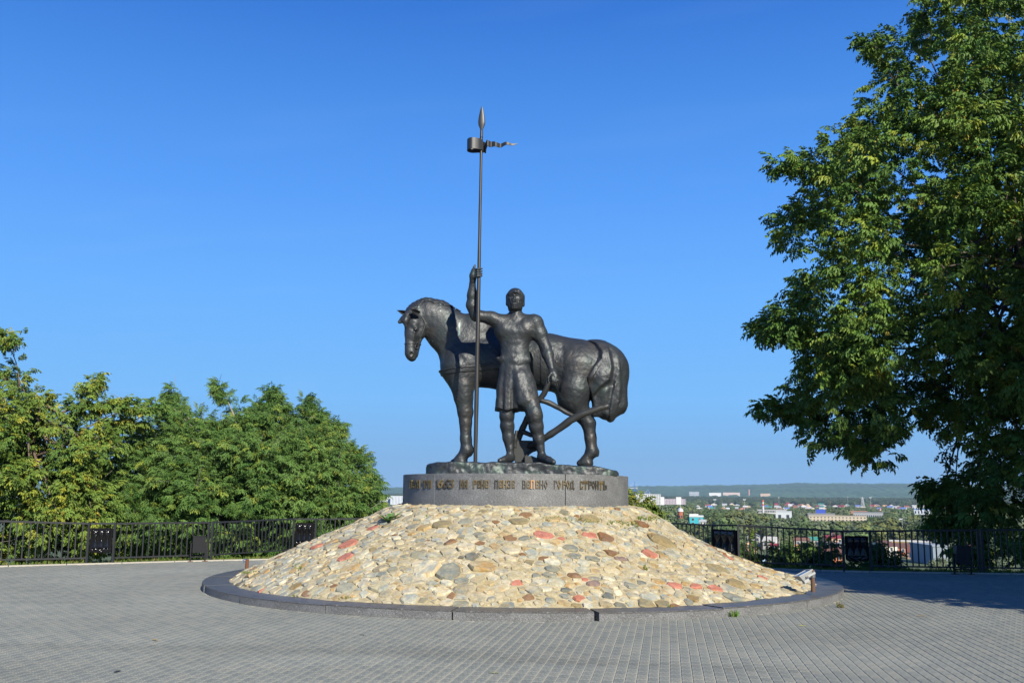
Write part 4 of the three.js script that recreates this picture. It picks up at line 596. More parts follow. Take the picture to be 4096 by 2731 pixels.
// ---------- litter bins ----------
function bin(label, pos, turn, tilt) {
  const b = thing('litter_bin', label, 'bin', pos, turn, undefined), m = paint([.012, .013, .016], { roughness: .5, specularIntensity: .4 });
  const box5 = join([box(-.17, .17, -.2, -.188, -.13, .13), box(-.17, -.158, -.188, .2, -.13, .13), box(.158, .17, -.188, .2, -.13, .13), box(-.158, .158, -.188, .2, -.13, -.118), box(-.158, .158, -.188, .2, .118, .13)]);
  const o = mesh('bucket', box5, m, b); o.position.y = .42; o.rotation.z = tilt; o.rotation.x = tilt * .5;
  mesh('rim', join([box(-.178, .178, .2, .214, .112, .138), box(-.178, .178, .2, .214, -.138, -.112), box(-.178, -.152, .2, .214, -.112, .112), box(.152, .178, .2, .214, -.112, .112)]), m, o);
  for (const s of [-1, 1]) { const l = mesh('leg', box(s * .2 - .017, s * .2 + .017, 0, .46, -.017, .017), m, b); mesh('foot_plate', box(s * .2 - .07, s * .2 + .07, 0, .012, -.08, .08), rustMat, b); }
  mesh('cross_bar', box(-.183, .183, .1, .13, -.013, .013), m, b);
  b.scale.set(.86, .95, .86); mesh('pivot', rod(V3(-.2, .45, 0), V3(.2, .45, 0), .012), m, b);
}
{ const p = G(800, 2243), q = G(3838, 2294); bin('upright black metal litter bin on rusty feet at the railing before the bushes', [p.x, 0, p.z + .22], .45, 0); bin('tilted black metal litter bin at the shaded railing', [q.x, 0, q.z + .2], -.15, -.14); }

// ---------- floodlight and pipe stub ----------
{
  const b = G(3254, 2365, .17), L = thing('floodlight', 'white floodlight tilted up at the statue on a rusty pipe post', 'floodlight', [b.x, .16, b.z]), w = mat([.3, .315, .32], { roughness: .45 }), gl = new THREE.MeshStandardMaterial({ color: rgb(.05, .07, .1), roughness: .08, metalness: .2 });
  mesh('pipe_post', new THREE.CylinderGeometry(.033, .035, .34, 14).translate(0, .17, 0), mat([.1, .055, .035], { roughness: .85 }), L);
  mesh('clamp', new THREE.CylinderGeometry(.042, .042, .09, 14).translate(0, .27, 0), mat([.16, .17, .18], { roughness: .5, metalness: .4 }), L);
  const h = new THREE.Group(); h.name = 'lamp_head'; h.position.set(-.17, .25, .03); h.rotation.set(-.12, .3, .42); L.add(h); h.scale.setScalar(.66); h.position.set(-.14, .235, .03);
  const bodyG = new THREE.BufferGeometry(); { const v = []; const T = [[-.19, .075, -.13], [.19, .075, -.13], [.19, .075, .13], [-.19, .075, .13]], Bt = [[-.11, -.06, -.07], [.12, -.06, -.07], [.12, -.06, .07], [-.11, -.06, .07]], q = (a, b2, c, d) => v.push(...a, ...b2, ...c, ...a, ...c, ...d); for (let i = 0; i < 4; i++) { const j = (i + 1) % 4; q(Bt[i], T[i], T[j], Bt[j]); } q(...Bt); q(T[3], T[2], T[1], T[0]); bodyG.setAttribute('position', new THREE.Float32BufferAttribute(v, 3)); bodyG.computeVertexNormals(); }
  mesh('housing', bodyG, w, h);
  mesh('frame', join([box(-.205, .205, .078, .1, -.145, -.115), box(-.205, .205, .078, .1, .115, .145), box(-.205, -.175, .078, .1, -.115, .115), box(.175, .205, .078, .1, -.115, .115)]), w, h);
  mesh('lens', box(-.175, .175, .08, .09, -.115, .115), gl, h);
  mesh('gear_box', new RoundedBoxGeometry(.15, .08, .1, 2, .01).translate(-.01, -.105, 0), w, h);
  for (const s of [-1, 1]) mesh('bracket_arm', join([box(-.03, .24, -.03, .02, s * .128 - .006, s * .128 + .006)]), w, h);
  mesh('pivot_bolt', new THREE.CylinderGeometry(.02, .02, .02, 12).rotateX(Math.PI / 2).translate(0, -.005, .142), mat([.2, .17, .12], { metalness: .6, roughness: .5 }), h);
}
{
  const b = G(985, 2294, .1), s = thing('rusty_pipe_stub', 'short rusty pipe on a base plate with loose blue cable beside the mound', 'pipe', [b.x, .1, b.z]), rm = mat([.13, .05, .025], { roughness: .9 });
  mesh('pipe', new THREE.CylinderGeometry(.033, .033, .27, 14, 1, true).translate(0, .135, 0), new THREE.MeshStandardMaterial({ color: rgb(.13, .05, .025), roughness: .9, side: THREE.DoubleSide }), s);
  mesh('base_plate', box(-.15, .15, -.02, .03, -.06, .06), rm, s);
  mesh('cable', tube([V3(.0, .24, 0), V3(-.01, .275, .02), V3(-.06, .262, .02), V3(-.08, .25, .02), V3(-.05, .235, .02), V3(-.06, .2, .02)], [.007, .007], 6), mat([.02, .06, .25], { roughness: .5 }), s);
}

// ---------- foliage ----------
// a spray: a short twig carrying compound leaves of five drooping leaflets
function sprayGeo(seed, pairs, leaflet, broad) {
  const r = rng(seed), pos = [], M = new THREE.Matrix4(), leaf = (o, d, up, L, W) => { const s = new THREE.Vector3().crossVectors(d, up).normalize(), n = new THREE.Vector3().crossVectors(s, d), a = o, t = o.clone().addScaledVector(d, L).addScaledVector(n, -L * .18), m = o.clone().addScaledVector(d, L * .42), l = m.clone().addScaledVector(s, W).addScaledVector(n, W * .25), q = m.clone().addScaledVector(s, -W).addScaledVector(n, W * .25); for (const [x, y, z] of [[a, t, l], [a, q, t]]) pos.push(...x.toArray(), ...y.toArray(), ...z.toArray()); };
  const twig = .34;
  for (let i = 0; i < pairs; i++) for (const s of i === pairs - 1 ? [0] : [-1, 1]) {
    const base = V3(0, -.05 * (i / pairs) ** 2, twig * (i + .6) / pairs), dir = V3(s * (.75 + r() * .4), -.15 - r() * .5, .45 + r() * .5).normalize(), L = .15 + r() * .05, up = V3(0, 1, 0);
    for (const [t, side] of [[1, 0], [.78, -1], [.78, 1], [.4, -1], [.4, 1]]) {
      const o = base.clone().addScaledVector(dir, L * t); o.y -= .05 * t * t; const sx = new THREE.Vector3().crossVectors(dir, up).normalize(), d = dir.clone().multiplyScalar(side ? .55 : 1).addScaledVector(sx, side * .85).add(V3((r() - .5) * .3, -.35 - r() * .6, (r() - .5) * .3)).normalize();
      leaf(o, d, V3((r() - .5) * .5, 1, (r() - .5) * .5), leaflet * (.8 + r() * .4), leaflet * broad);
    }
  }
  const g = new THREE.BufferGeometry(); g.setAttribute('position', new THREE.Float32BufferAttribute(pos, 3)); g.computeVertexNormals(); return g;
}
function podGeo(seed) { const r = rng(seed), pos = []; for (let i = 0; i < 26; i++) { const o = V3((r() - .5) * .12, -r() * .26, (r() - .5) * .12), d = V3((r() - .5) * .9, -1, (r() - .5) * .9).normalize(), s = V3(r() - .5, 0, r() - .5).normalize(), L = .045 + r() * .02, a = o, b = o.clone().addScaledVector(d, L).addScaledVector(s, .014), c = o.clone().addScaledVector(d, L).addScaledVector(s, -.014); pos.push(...a.toArray(), ...b.toArray(), ...c.toArray()); } const g = new THREE.BufferGeometry(); g.setAttribute('position', new THREE.Float32BufferAttribute(pos, 3)); g.computeVertexNormals(); return g; }
const spray = sprayGeo(3, 3, .135, .27), sprayNarrow = sprayGeo(8, 4, .125, .19), pods = podGeo(4);
const leafMat = (o = {}) => new THREE.MeshPhysicalMaterial({ color: rgb(1, 1, 1), roughness: .62, side: THREE.DoubleSide, specularIntensity: .6, ...o });
const leafM = leafMat(), podM = leafMat({ roughness: .8 }), barkM = mat([.085, .07, .055], { roughness: .95 }), twigPale = mat([.26, .24, .2], { roughness: .9 });
const _o = new THREE.Object3D(), _c = new THREE.Color();
function scatter(name, geo, m, list, parent) { // list of [pos, dir, size, colour]
  const im = new THREE.InstancedMesh(geo, m, list.length); im.name = name; im.castShadow = im.receiveShadow = true; im.userData.kind = 'stuff';
  list.forEach(([p, d, s, c], i) => { _o.position.copy(p); _o.up.set(0, 1, 0); _o.lookAt(p.x + d.x, p.y + d.y, p.z + d.z); _o.rotateZ(((i * .6180339887) % 1 - .5) * 1.7); _o.scale.setScalar(s); _o.updateMatrix(); im.setMatrixAt(i, _o.matrix); im.setColorAt(i, _c.setRGB(...c)); });
  parent.add(im); return im;
}
const inside = (poly, x, y) => { let c = false; for (let i = 0, j = poly.length - 1; i < poly.length; j = i++) { const [a, b] = poly[i], [d, e] = poly[j]; if ((b > y) !== (e > y) && x < (d - a) * (y - b) / (e - b) + a) c = !c; } return c; };
const edgeDist = (poly, x, y) => { let m = 1e9; for (let i = 0, j = poly.length - 1; i < poly.length; j = i++) { const [a, b] = poly[j], [d, e] = poly[i], dx = d - a, dy = e - b, t = clamp(((x - a) * dx + (y - b) * dy) / (dx * dx + dy * dy), 0, 1); m = Math.min(m, Math.hypot(x - a - dx * t, y - b - dy * t)); } return m; };
// A crown: clumps of sprays through a rounded volume. poly: outline seen from the plaza (photo pixels at depth z), depth: half thickness in metres
function crown(tree, { poly, z, depth, clumps, per, size, clumpR, seed, tint, geo = spray, podShare = 0, arms = [], edge = 12, gap = .33, limbs = [] }) {
  const r = rng(seed), xs = poly.map((p) => p[0]), ys = poly.map((p) => p[1]), x0 = Math.min(...xs), x1 = Math.max(...xs), y0 = Math.min(...ys), y1 = Math.max(...ys), C = [];
  const ppm = 3934 / -z, round = depth * ppm;
  for (let t = 0; t < clumps * 60 && C.length < clumps; t++) {
    const u = lerp(x0, x1, r()), v = lerp(y0, y1, r()); if (!inside(poly, u, v)) continue;
    const e = edgeDist(poly, u, v); if (e < clumpR * ppm * (.25 + .55 * r())) continue;
    const th = depth * Math.sqrt(clamp(e / round, .01, 1) * (2 - clamp(e / round, .01, 1))); let k = r() * 2 - 1; if (r() < .62) k = Math.sign(k) * Math.pow(Math.abs(k), .4);
    const p = P(u, v, z + th * k); if (fbm(p.x * .8, p.y * .95, p.z * .8, 2) < -gap * (.4 + .6 * r())) continue;
    if (C.some((q) => q.p.distanceToSquared(p) < clumpR * clumpR * .34)) continue; C.push({ p, r: clumpR * (.6 + r() * .6), e });
  }
  for (const [pts, rad, n] of arms) for (let i = 0; i < n; i++) { const t = (i + r() * .8) / n * (pts.length - 1), k = Math.min(pts.length - 2, Math.floor(t)), f = t - k, p = P(lerp(pts[k][0], pts[k + 1][0], f) + (r() - .5) * rad * .8, lerp(pts[k][1], pts[k + 1][1], f) + (r() - .4) * rad, z + (r() - .5) * .8); C.push({ p, r: rad / ppm * (.5 + r() * .4), e: 0, small: 1 }); }
  const mid = P((x0 + x1) / 2, lerp(y0, y1, .6), z), leaves = [], podsL = [];
  for (const c of C) {
    const out = c.p.clone().sub(mid).setY(0).normalize(), young = r(), n = Math.round(per * (c.small ? .55 : 1) * (.7 + .6 * r()));
    for (let i = 0; i < n; i++) {
      const d = V3(r() * 2 - 1, r() * 2 - 1, r() * 2 - 1); if (d.lengthSq() > 1) { i--; continue; }
      const p = c.p.clone().add(V3(d.x * c.r, d.y * c.r * .82 - .12 * c.r * d.lengthSq(), d.z * c.r)), dir = V3(d.x * 1.2 + out.x * .5 + (r() - .5) * .8, d.y * .9 + (r() - .5) * .7, d.z * 1.2 + out.z * .5 + (r() - .5) * .8).normalize();
      leaves.push([p, dir, size * (.7 + .6 * r()), tint(r, young)]);
      if (r() < podShare * (young > .5 ? 1.6 : .3)) podsL.push([p.clone().add(V3(0, -.05, 0)), V3(r() - .5, 0, r() - .5), size * (.8 + r() * .7), [.30 + r() * .12, .31 + r() * .1, .045 + r() * .03]]);
    }
  }
  scatter('crown', geo, leafM, leaves, tree); if (podsL.length) scatter('seed_clusters', pods, podM, podsL, tree);
  // limbs from the trunk top out to the clumps
  return C;
}
function limbsTo(tree, root, trunkTop, C, n, seed, r0, m = barkM, twigs = 0) {
  const r = rng(seed), pick = C.filter(() => r() < n / C.length), g = [];
  for (const c of pick) { const t = .25 + r() * .75, a = root.clone().lerp(trunkTop, t), d = c.p.clone().sub(a), L = d.length(), m1 = a.clone().addScaledVector(d, .35).add(V3((r() - .5) * .2 * L, .1 * L, (r() - .5) * .2 * L)), m2 = a.clone().addScaledVector(d, .72).add(V3((r() - .5) * .12 * L, .07 * L, (r() - .5) * .12 * L)); g.push(tube([a, m1, m2, c.p], [r0 * (1 - t * .5), r0 * .55, r0 * .3, r0 * .12], 6)); }
  if (g.length) { const o = mesh('branches', join(g), m, tree); o.userData.kind = 'stuff'; }
  if (twigs) { const tg = []; for (let i = 0; i < twigs; i++) { const c = C[Math.floor(r() * C.length)], d = V3(r() - .5, r() * .7, r() - .3).normalize(), a = c.p.clone().add(V3((r() - .5) * c.r, (r() - .5) * c.r, (r() - .5) * c.r)), L = .3 + r() * .6; tg.push(tube([a, a.clone().addScaledVector(d, L * .5).add(V3(0, .04, 0)), a.clone().addScaledVector(d, L)], [.009, .006, .003], 4)); } const o = mesh('twigs', join(tg), twigPale, tree); o.userData.kind = 'stuff'; }
}
const green = (a, b, spread = .3, yellow = .12) => (r, young) => { const t = clamp(young * .6 + r() * .4, 0, 1), k = 1 + (r() - .5) * spread, y = r() < yellow ? 1 : 0; return [lerp(a[0], b[0], t) * k * (1 + .9 * y), lerp(a[1], b[1], t) * k * (1 + .35 * y), lerp(a[2], b[2], t) * k]; };

// big maple on the slope, its crown over the shaded end of the railing
{
  const z = -27, root = V3(P(4170, 2200, z).x, -2.2, z), t = thing('maple_tree', 'tall ash-leaved maple with hanging leaves rising behind the shaded railing', 'tree', [0, 0, 0]);
  const top = P(4080, 700, z);
  mesh('trunk', tube([root, P(4160, 1900, z), P(4130, 1500, z + .3), P(4090, 1100, z), top], [.34, .27, .22, .15, .06], 10), barkM, t);
  const tint = green([.035, .09, .012], [.112, .19, .024], .4, .14);
  const C1 = crown(t, { z, depth: 4.2, seed: 101, clumps: 800, per: 22, size: .84, clumpR: .5, tint, podShare: .1, gap: .17,
    poly: [[3690, -60], [3640, 20], [3570, 60], [3575, 130], [3470, 140], [3500, 230], [3425, 265], [3470, 330], [3370, 380], [3335, 465], [3290, 520], [3200, 610], [3100, 655], [3180, 710], [3090, 770], [3125, 840], [3095, 915], [3110, 1000], [3110, 1090], [3140, 1180], [3100, 1250], [3020, 1300], [3080, 1360], [3180, 1400], [3215, 1470], [3200, 1560], [3240, 1600], [3110, 1620], [3060, 1640], [3190, 1690], [3240, 1770], [3350, 1820], [3470, 1855], [3560, 1830], [3665, 1760], [3740, 1730], [3800, 1700], [3760, 1800], [3780, 1870], [3820, 1900], [3800, 2000], [3790, 2080], [3830, 2160], [3880, 2270], [4400, 2290], [4800, 1900], [5000, 1300], [4950, 600], [4700, 100], [4400, -200], [3900, -200]],
    arms: [[[[3110, 655], [3180, 640], [3300, 640]], 26, 6], [[[3030, 1305], [3120, 1310], [3250, 1300]], 34, 10], [[[3062, 1636], [3150, 1640], [3300, 1650]], 26, 8], [[[3705, 1945], [3760, 1975], [3850, 2010]], 30, 9], [[[3745, 2080], [3800, 2090], [3880, 2110]], 34, 8], [[[3465, 150], [3500, 190], [3540, 230]], 26, 5]] });
  limbsTo(t, root.clone().lerp(top, .3), top, C1, 70, 7, .1, barkM, 60);
}
// yellow-green maple at the end of the railing
{
  const z = -30, t = thing('maple_tree', 'ragged yellow-green maple with seed clusters and long bare-tipped arms', 'tree'), root = V3(P(90, 2200, z).x, -1.6, z), top = P(150, 1600, z);
  mesh('trunk', tube([root, P(100, 2000, z), P(150, 1800, z), top], [.17, .13, .1, .04], 8), barkM, t);
  const tint = green([.045, .105, .016], [.145, .205, .03], .4, .18);
  const C = crown(t, { z, depth: 2.6, seed: 211, clumps: 290, per: 21, size: .64, clumpR: .4, tint, podShare: .17, gap: .06,
    poly: [[-300, 1380], [-60, 1440], [20, 1465], [110, 1450], [160, 1490], [115, 1540], [190, 1530], [250, 1590], [290, 1650], [400, 1660], [440, 1720], [470, 1770], [430, 1830], [380, 1870], [440, 1930], [470, 2050], [440, 2220], [100, 2240], [-300, 2240]],
    arms: [[[[290, 1650], [340, 1570], [392, 1484]], 30, 12], [[[320, 1640], [450, 1600], [540, 1625], [632, 1612]], 22, 15], [[[400, 1690], [480, 1680], [548, 1698]], 24, 9], [[[-20, 1350], [40, 1355], [84, 1342]], 26, 6], [[[300, 1760], [400, 1745], [470, 1765]], 40, 8]] });
  limbsTo(t, root.clone().lerp(top, .3), top, C, 45, 17, .07, mat([.13, .1, .075], { roughness: .95 }), 60);
}
// dense willow-leaved shrub behind the railing
{
  const z = -32.5, t = thing('maple_shrub', 'dense green many-stemmed maple shrub behind the railing beside the mound', 'shrub'), root = V3(P(980, 2230, z).x, -3.2, z), top = P(980, 1850, z);
  mesh('trunk', tube([root, P(970, 2150, z), P(985, 2000, z), top], [.2, .16, .12, .06], 8), barkM, t);
  const tint = green([.042, .108, .02], [.12, .205, .045], .35, .1);
  const C = crown(t, { z, depth: 3.3, seed: 307, clumps: 740, per: 25, size: .62, clumpR: .38, tint, geo: sprayNarrow, gap: .1, edge: 16,
    poly: [[400, 1830], [470, 1770], [560, 1690], [600, 1664], [640, 1720], [650, 1655], [664, 1600], [686, 1556], [728, 1580], [800, 1626], [806, 1680], [850, 1645], [885, 1660], [860, 1600], [905, 1590], [975, 1620], [996, 1640], [1010, 1572], [1050, 1580], [1082, 1560], [1126, 1592], [1140, 1640], [1168, 1620], [1200, 1660], [1228, 1600], [1240, 1660], [1282, 1640], [1290, 1700], [1330, 1676], [1345, 1704], [1330, 1750], [1385, 1760], [1395, 1795], [1422, 1806], [1428, 1850], [1460, 1880], [1496, 1950], [1488, 1985], [1505, 2020], [1470, 2070], [1420, 2140], [1300, 2240], [500, 2260], [420, 2100]].map(([u, v]) => [u + Math.max(0, u - 950) * .06, v + (v - 2000) * (u > 900 ? .01 : -.02)]),
    arms: [[[[862, 1526], [880, 1560], [900, 1600]], 18, 7], [[[684, 1552], [695, 1590], [720, 1640]], 20, 6], [[[1227, 1582], [1230, 1620], [1225, 1680]], 18, 6], [[[1280, 1636], [1282, 1680]], 14, 4], [[[1081, 1552], [1085, 1590]], 16, 4]] });
  limbsTo(t, root.clone().lerp(top, .2), top, C, 60, 27, .06, twigPale, 160);
}
// smaller shrubs
const smallShrub = (label, z, poly, clumps, seed, tint, o = {}) => { const t = thing('leafy_shrub', label, 'shrub'), cu = poly.reduce((s, p) => s + p[0], 0) / poly.length, vb = Math.max(...poly.map((p) => p[1])), c = P(cu, vb, z), gy = landY(c.x, c.z) - .2, tp = P(cu, poly.reduce((s, p) => s + p[1], 0) / poly.length, z); mesh('stem', tube([V3(c.x, Math.min(gy, c.y - .1), z), c.clone().lerp(tp, .5), tp], [.05, .035, .015], 6), barkM, t); const C = crown(t, { z, poly, clumps, seed, tint, per: 6, size: .62, clumpR: .2, depth: .6, edge: 6, gap: .5, ...o }); limbsTo(t, V3(c.x, c.y, z), tp, C, 10, seed + 1, .025); };
const dk = green([.03, .075, .014], [.075, .135, .024], .3, .1);
smallShrub('small yellowish tree top beside the granite pedestal', -30, [[2490, 2010], [2520, 1984], [2545, 1970], [2590, 1974], [2605, 2000], [2625, 2040], [2650, 2085], [2490, 2090]], 30, 401, green([.07, .12, .02], [.16, .2, .03], .3, .3), { depth: .6, clumpR: .22, size: .7, per: 8 });
smallShrub('narrow dark shrub behind the wheat sheaf panel near the mound', -25.5, [[2960, 2160], [3000, 2152], [3005, 2210], [3040, 2250], [2960, 2260]], 12, 411, dk);
smallShrub('low dark shrub at the foot of the railing near the mound', -25.2, [[3060, 2235], [3090, 2206], [3130, 2205], [3145, 2262], [3060, 2268]], 9, 421, dk);
smallShrub('dark shrub with hanging leaves behind the middle of the railing', -25.4, [[3140, 2200], [3170, 2165], [3210, 2178], [3222, 2262], [3140, 2270]], 16, 431, dk);
smallShrub('tall dark shrub beside the shaded wheat sheaf panel', -25.2, [[3230, 2210], [3250, 2165], [3300, 2160], [3325, 2190], [3330, 2278], [3235, 2280]], 22, 441, dk);
smallShrub('spreading dark shrub past the shaded wheat sheaf panel', -25, [[3480, 2180], [3510, 2158], [3560, 2175], [3590, 2220], [3600, 2285], [3480, 2285]], 20, 451, dk);
smallShrub('low green shrub under the shaded wheat sheaf panel', -25, [[3370, 2262], [3480, 2258], [3500, 2290], [3370, 2290]], 12, 461, dk);
// trees beside the plaza, out of the picture; they shade its far end
const shadeTree = (x, z, h, R, seed, lo) => {
  const t = thing('maple_tree', `broad maple at the plaza side, number ${seed} from the paving edge`, 'tree', [0, 0, 0], 0, 'maples beside the plaza'); t.userData.label = 'broad leafy maple standing beside the plaza and shading its far end';
  mesh('trunk', tube([V3(x, -.2, z), V3(x + .1, h * .4, z), V3(x, h * .8, z + .2)], [.24, .18, .06], 8), barkM, t);
  const r = rng(seed), list = [], tint = green([.04, .095, .016], [.1, .165, .026]);
  for (let i = 0; i < 2600; i++) { const d = V3(r() * 2 - 1, r() * 2 - 1, r() * 2 - 1); if (d.lengthSq() > 1) { i--; continue; } const p = V3(x + d.x * R, lerp(lo, h, (d.y + 1) / 2), z + d.z * R); if (fbm(p.x * .6, p.y * .6, p.z * .6, 2) < -.1) { continue; } list.push([p, V3(r() - .5, r() - .6, r() - .5).normalize(), 1.7 * (.8 + r() * .5), tint(r, r())]); }
  scatter('crown', spray, leafM, list, t);
};
shadeTree(13.4, -10.5, 9.5, 3.4, 1, 2.6); shadeTree(17.8, -12, 15.5, 4.6, 2, 2.6); shadeTree(17.2, -5, 10, 4, 3, 2.8); shadeTree(22, -16.5, 15, 4.5, 4, 2.4);

// ---------- grass and weeds ----------
const blade = (() => { const r = rng(51), pos = []; for (let i = 0; i < 9; i++) { const a = r() * 6.3, h = .5 + r() * .5, l = .2 + r() * .35, w = .05, o = V3((r() - .5) * .25, 0, (r() - .5) * .25), s = V3(-Math.sin(a) * w, 0, Math.cos(a) * w), m = o.clone().add(V3(Math.cos(a) * l * .4, h * .6, Math.sin(a) * l * .4)), t = o.clone().add(V3(Math.cos(a) * l, h, Math.sin(a) * l)); for (const q of [o.clone().add(s), o.clone().sub(s), m.clone().addScaledVector(s, .7), o.clone().sub(s), m.clone().addScaledVector(s, -.7), m.clone().addScaledVector(s, .7), m.clone().addScaledVector(s, .7), m.clone().addScaledVector(s, -.7), t]) pos.push(q.x, q.y, q.z); } const g = new THREE.BufferGeometry(); g.setAttribute('position', new THREE.Float32BufferAttribute(pos, 3)); g.computeVertexNormals(); return g; })();
const grassM = leafMat({ roughness: .85 });
{
  const r = rng(61), list = [];
  for (let i = 0; i < 9000; i++) { const x = lerp(-14, 13, r()), d = .04 + r() * r() * 2.6; if (x > -4 && x < 3.4) continue; const z = edgeZ(x) - d; list.push([V3(x, landY(x, z) - .005, z), V3(r() - .5, 0, r() - .5), (.06 + r() * .09) * (x < -9 && d < .5 ? .8 : 1), r() < .16 ? [.2, .18, .06] : [.07 + r() * .05, .12 + r() * .06, .02]]); }
  const g = new THREE.Group(); g.name = 'grass'; g.userData = { label: 'rough grass strip along the outer edge of the paving', category: 'grass', kind: 'stuff' }; scene.add(g); const im = scatter('grass_blades', blade, grassM, list, g);
  const moss = []; // turf creeping between the upper stones and along the kerb
  for (const [u0, v0, u1, v1, n, s] of [[2180, 2088, 2300, 2072, 70, .05], [2310, 2080, 2420, 2096, 60, .045], [2440, 2095, 2560, 2100, 90, .06], [2560, 2075, 2650, 2085, 90, .07], [2480, 2120, 2560, 2100, 40, .05], [2740, 2110, 2760, 2125, 20, .06], [920, 2300, 1010, 2292, 60, .06], [1165, 2262, 1200, 2290, 22, .06], [2565, 2272, 2590, 2280, 14, .07], [2640, 2428, 2670, 2436, 20, .05], [3010, 2396, 3020, 2400, 8, .05], [1140, 2385, 1165, 2390, 10, .04], [1330, 2398, 1370, 2396, 14, .04], [1700, 2075, 1720, 2070, 10, .05]]) for (let i = 0; i < n; i++) { const u = lerp(u0, u1, r()) + (r() - .5) * 14, v = lerp(v0, v1, r()) + (r() - .5) * 10, q = onMound(u, v); if (q) moss.push([moundP(...q, .01), V3(r() - .5, 0, r() - .5), s * (.45 + r() * .5), [.10 + r() * .06, .14 + r() * .07, .03]]); }
  const m = new THREE.Group(); m.name = 'weeds'; m.userData = { label: 'small grass tufts growing between the mound stones', category: 'weeds', kind: 'stuff' }; scene.add(m); scatter('weed_blades', blade, grassM, moss, m);
}
const dandA = leafMat({ color: rgb(.075, .16, .035), roughness: .6 }), dandB = leafMat({ color: rgb(.1, .19, .045), roughness: .6 });
function tuft(name, label, p, n, s, tint, seed) { const t = thing(name, label, 'weed', [p.x, p.y, p.z]), r = rng(seed), list = []; for (let i = 0; i < n; i++) list.push([V3((r() - .5) * s * 1.2, 0, (r() - .5) * s), V3(r() - .5, 0, r() - .5), s * (.8 + r() * .6), tint.map((x) => x * (.8 + r() * .5))]); scatter('leaves', blade, grassM, list, t); }
{
  tuft('grass_tuft', 'green grass tuft growing at the foot of the granite kerb', G(2935, 2466), 7, .1, [.1, .17, .03], 5);
  tuft('grass_tuft', 'tiny grass tuft where the kerb ring meets the paving by the floodlight', G(3362, 2430), 5, .08, [.14, .16, .04], 6);
  // broad-leaved dandelion plant on the upper slope
  const q = onMound(1560, 2088), p = moundP(...q), t = thing('dandelion_plant', 'broad-leaved green dandelion plant sprouting from the mound', 'weed', [p.x, p.y, p.z]), r = rng(8);
  for (let i = 0; i < 16; i++) { const a = i / 16 * 6.28 + r() * .4, L = .16 + r() * .12, up = .35 + r() * .9, pos = [], W = [.008, .03, .02, .045, .028, .05, .03, .0], idx = []; W.forEach((w, k) => { const s = k / 7, x = Math.cos(a) * L * s, z = Math.sin(a) * L * s, y = L * up * s * (1 - .35 * s); pos.push(x - Math.sin(a) * w * .8, y + w * .2, z + Math.cos(a) * w * .8, x, y, z, x + Math.sin(a) * w * .8, y + w * .2, z - Math.cos(a) * w * .8); if (k) { const b = (k - 1) * 3; idx.push(b, b + 1, b + 3, b + 1, b + 4, b + 3, b + 1, b + 2, b + 4, b + 2, b + 5, b + 4); } }); const g = new THREE.BufferGeometry(); g.setAttribute('position', new THREE.Float32BufferAttribute(pos, 3)); g.setIndex(idx); g.computeVertexNormals(); mesh('leaf', g, i % 2 ? dandA : dandB, t); }
}
// fallen leaves on the paving
{
  const r = rng(71), gs = (() => { const s = new THREE.Shape(); s.moveTo(0, -.05); s.quadraticCurveTo(.035, -.01, .012, .05); s.lineTo(0, .06); s.quadraticCurveTo(-.03, 0, 0, -.05); const g = new THREE.ShapeGeometry(s, 4).rotateX(-Math.PI / 2), p = g.attributes.position; for (let i = 0; i < p.count; i++) p.setY(i, .004 + Math.abs(p.getX(i)) * .35 + p.getZ(i) ** 2 * 2); g.computeVertexNormals(); return g; })();
  const lm = [leafMat({ color: rgb(.42, .42, .05) }), leafMat({ color: rgb(.3, .2, .05) }), leafMat({ color: rgb(.06, .05, .035) })];
  [[1975, 2693, 0], [3212, 2505, 0], [1125, 2288, 2], [320, 2298, 2], [470, 2688, 2], [620, 2563, 1], [3690, 2466, 1], [1450, 2540, 2]].forEach(([u, v, k]) => { const p = G(u, v), o = mesh('fallen_leaf', gs, lm[k]); o.position.set(p.x, .002, p.z); o.rotation.y = r() * 6; tag(o, ['yellow fallen leaf lying on the grey paving', 'brown fallen leaf lying on the grey paving', 'dark withered leaf lying on the grey paving'][k], 'leaf', 'fallen leaves on the paving'); });
}

// ---------- the town in the valley ----------
function hitLand(u, v) { const d = ray(u, v).normalize(); let t = 60, s = 4; for (; t < 9000; t += s) { s = Math.max(2, t * .004); if (EYE + d.y * t < landY(d.x * t, d.z * t)) break; } return V3(d.x * t, landY(d.x * t, d.z * t), d.z * t); }
const screened = []; // [u0, u1, lowest pixel that must stay visible, distance]
const M_ = {}; const flat = (c, o) => (M_[c.join() + JSON.stringify(o ?? {})] ??= mat(c, { roughness: .85, ...o })), glassM = mat([.04, .055, .075], { roughness: .15 }), whiteM = flat([.5, .5, .48]);
const places = [], shortName = (l) => l.split(/ (?:with|behind|among|below|beside|above|under|at|far|beyond|next|half|on|by|partly|seen|low|over|along|rising|standing)\b/)[0].replace(/^small far /, '');
const site = (u0, u1, vVis, vBase) => { const c = (u0 + u1) / 2, p = hitLand(c, vBase), r = Math.hypot(p.x, p.z), s = P(c + 1, vBase, p.z).x - P(c, vBase, p.z).x; screened.push([u0, u1, vVis, r]); return { p, r, s, az: Math.atan2(p.x, -p.z), y: (v) => P(c, v, p.z).y - p.y }; };
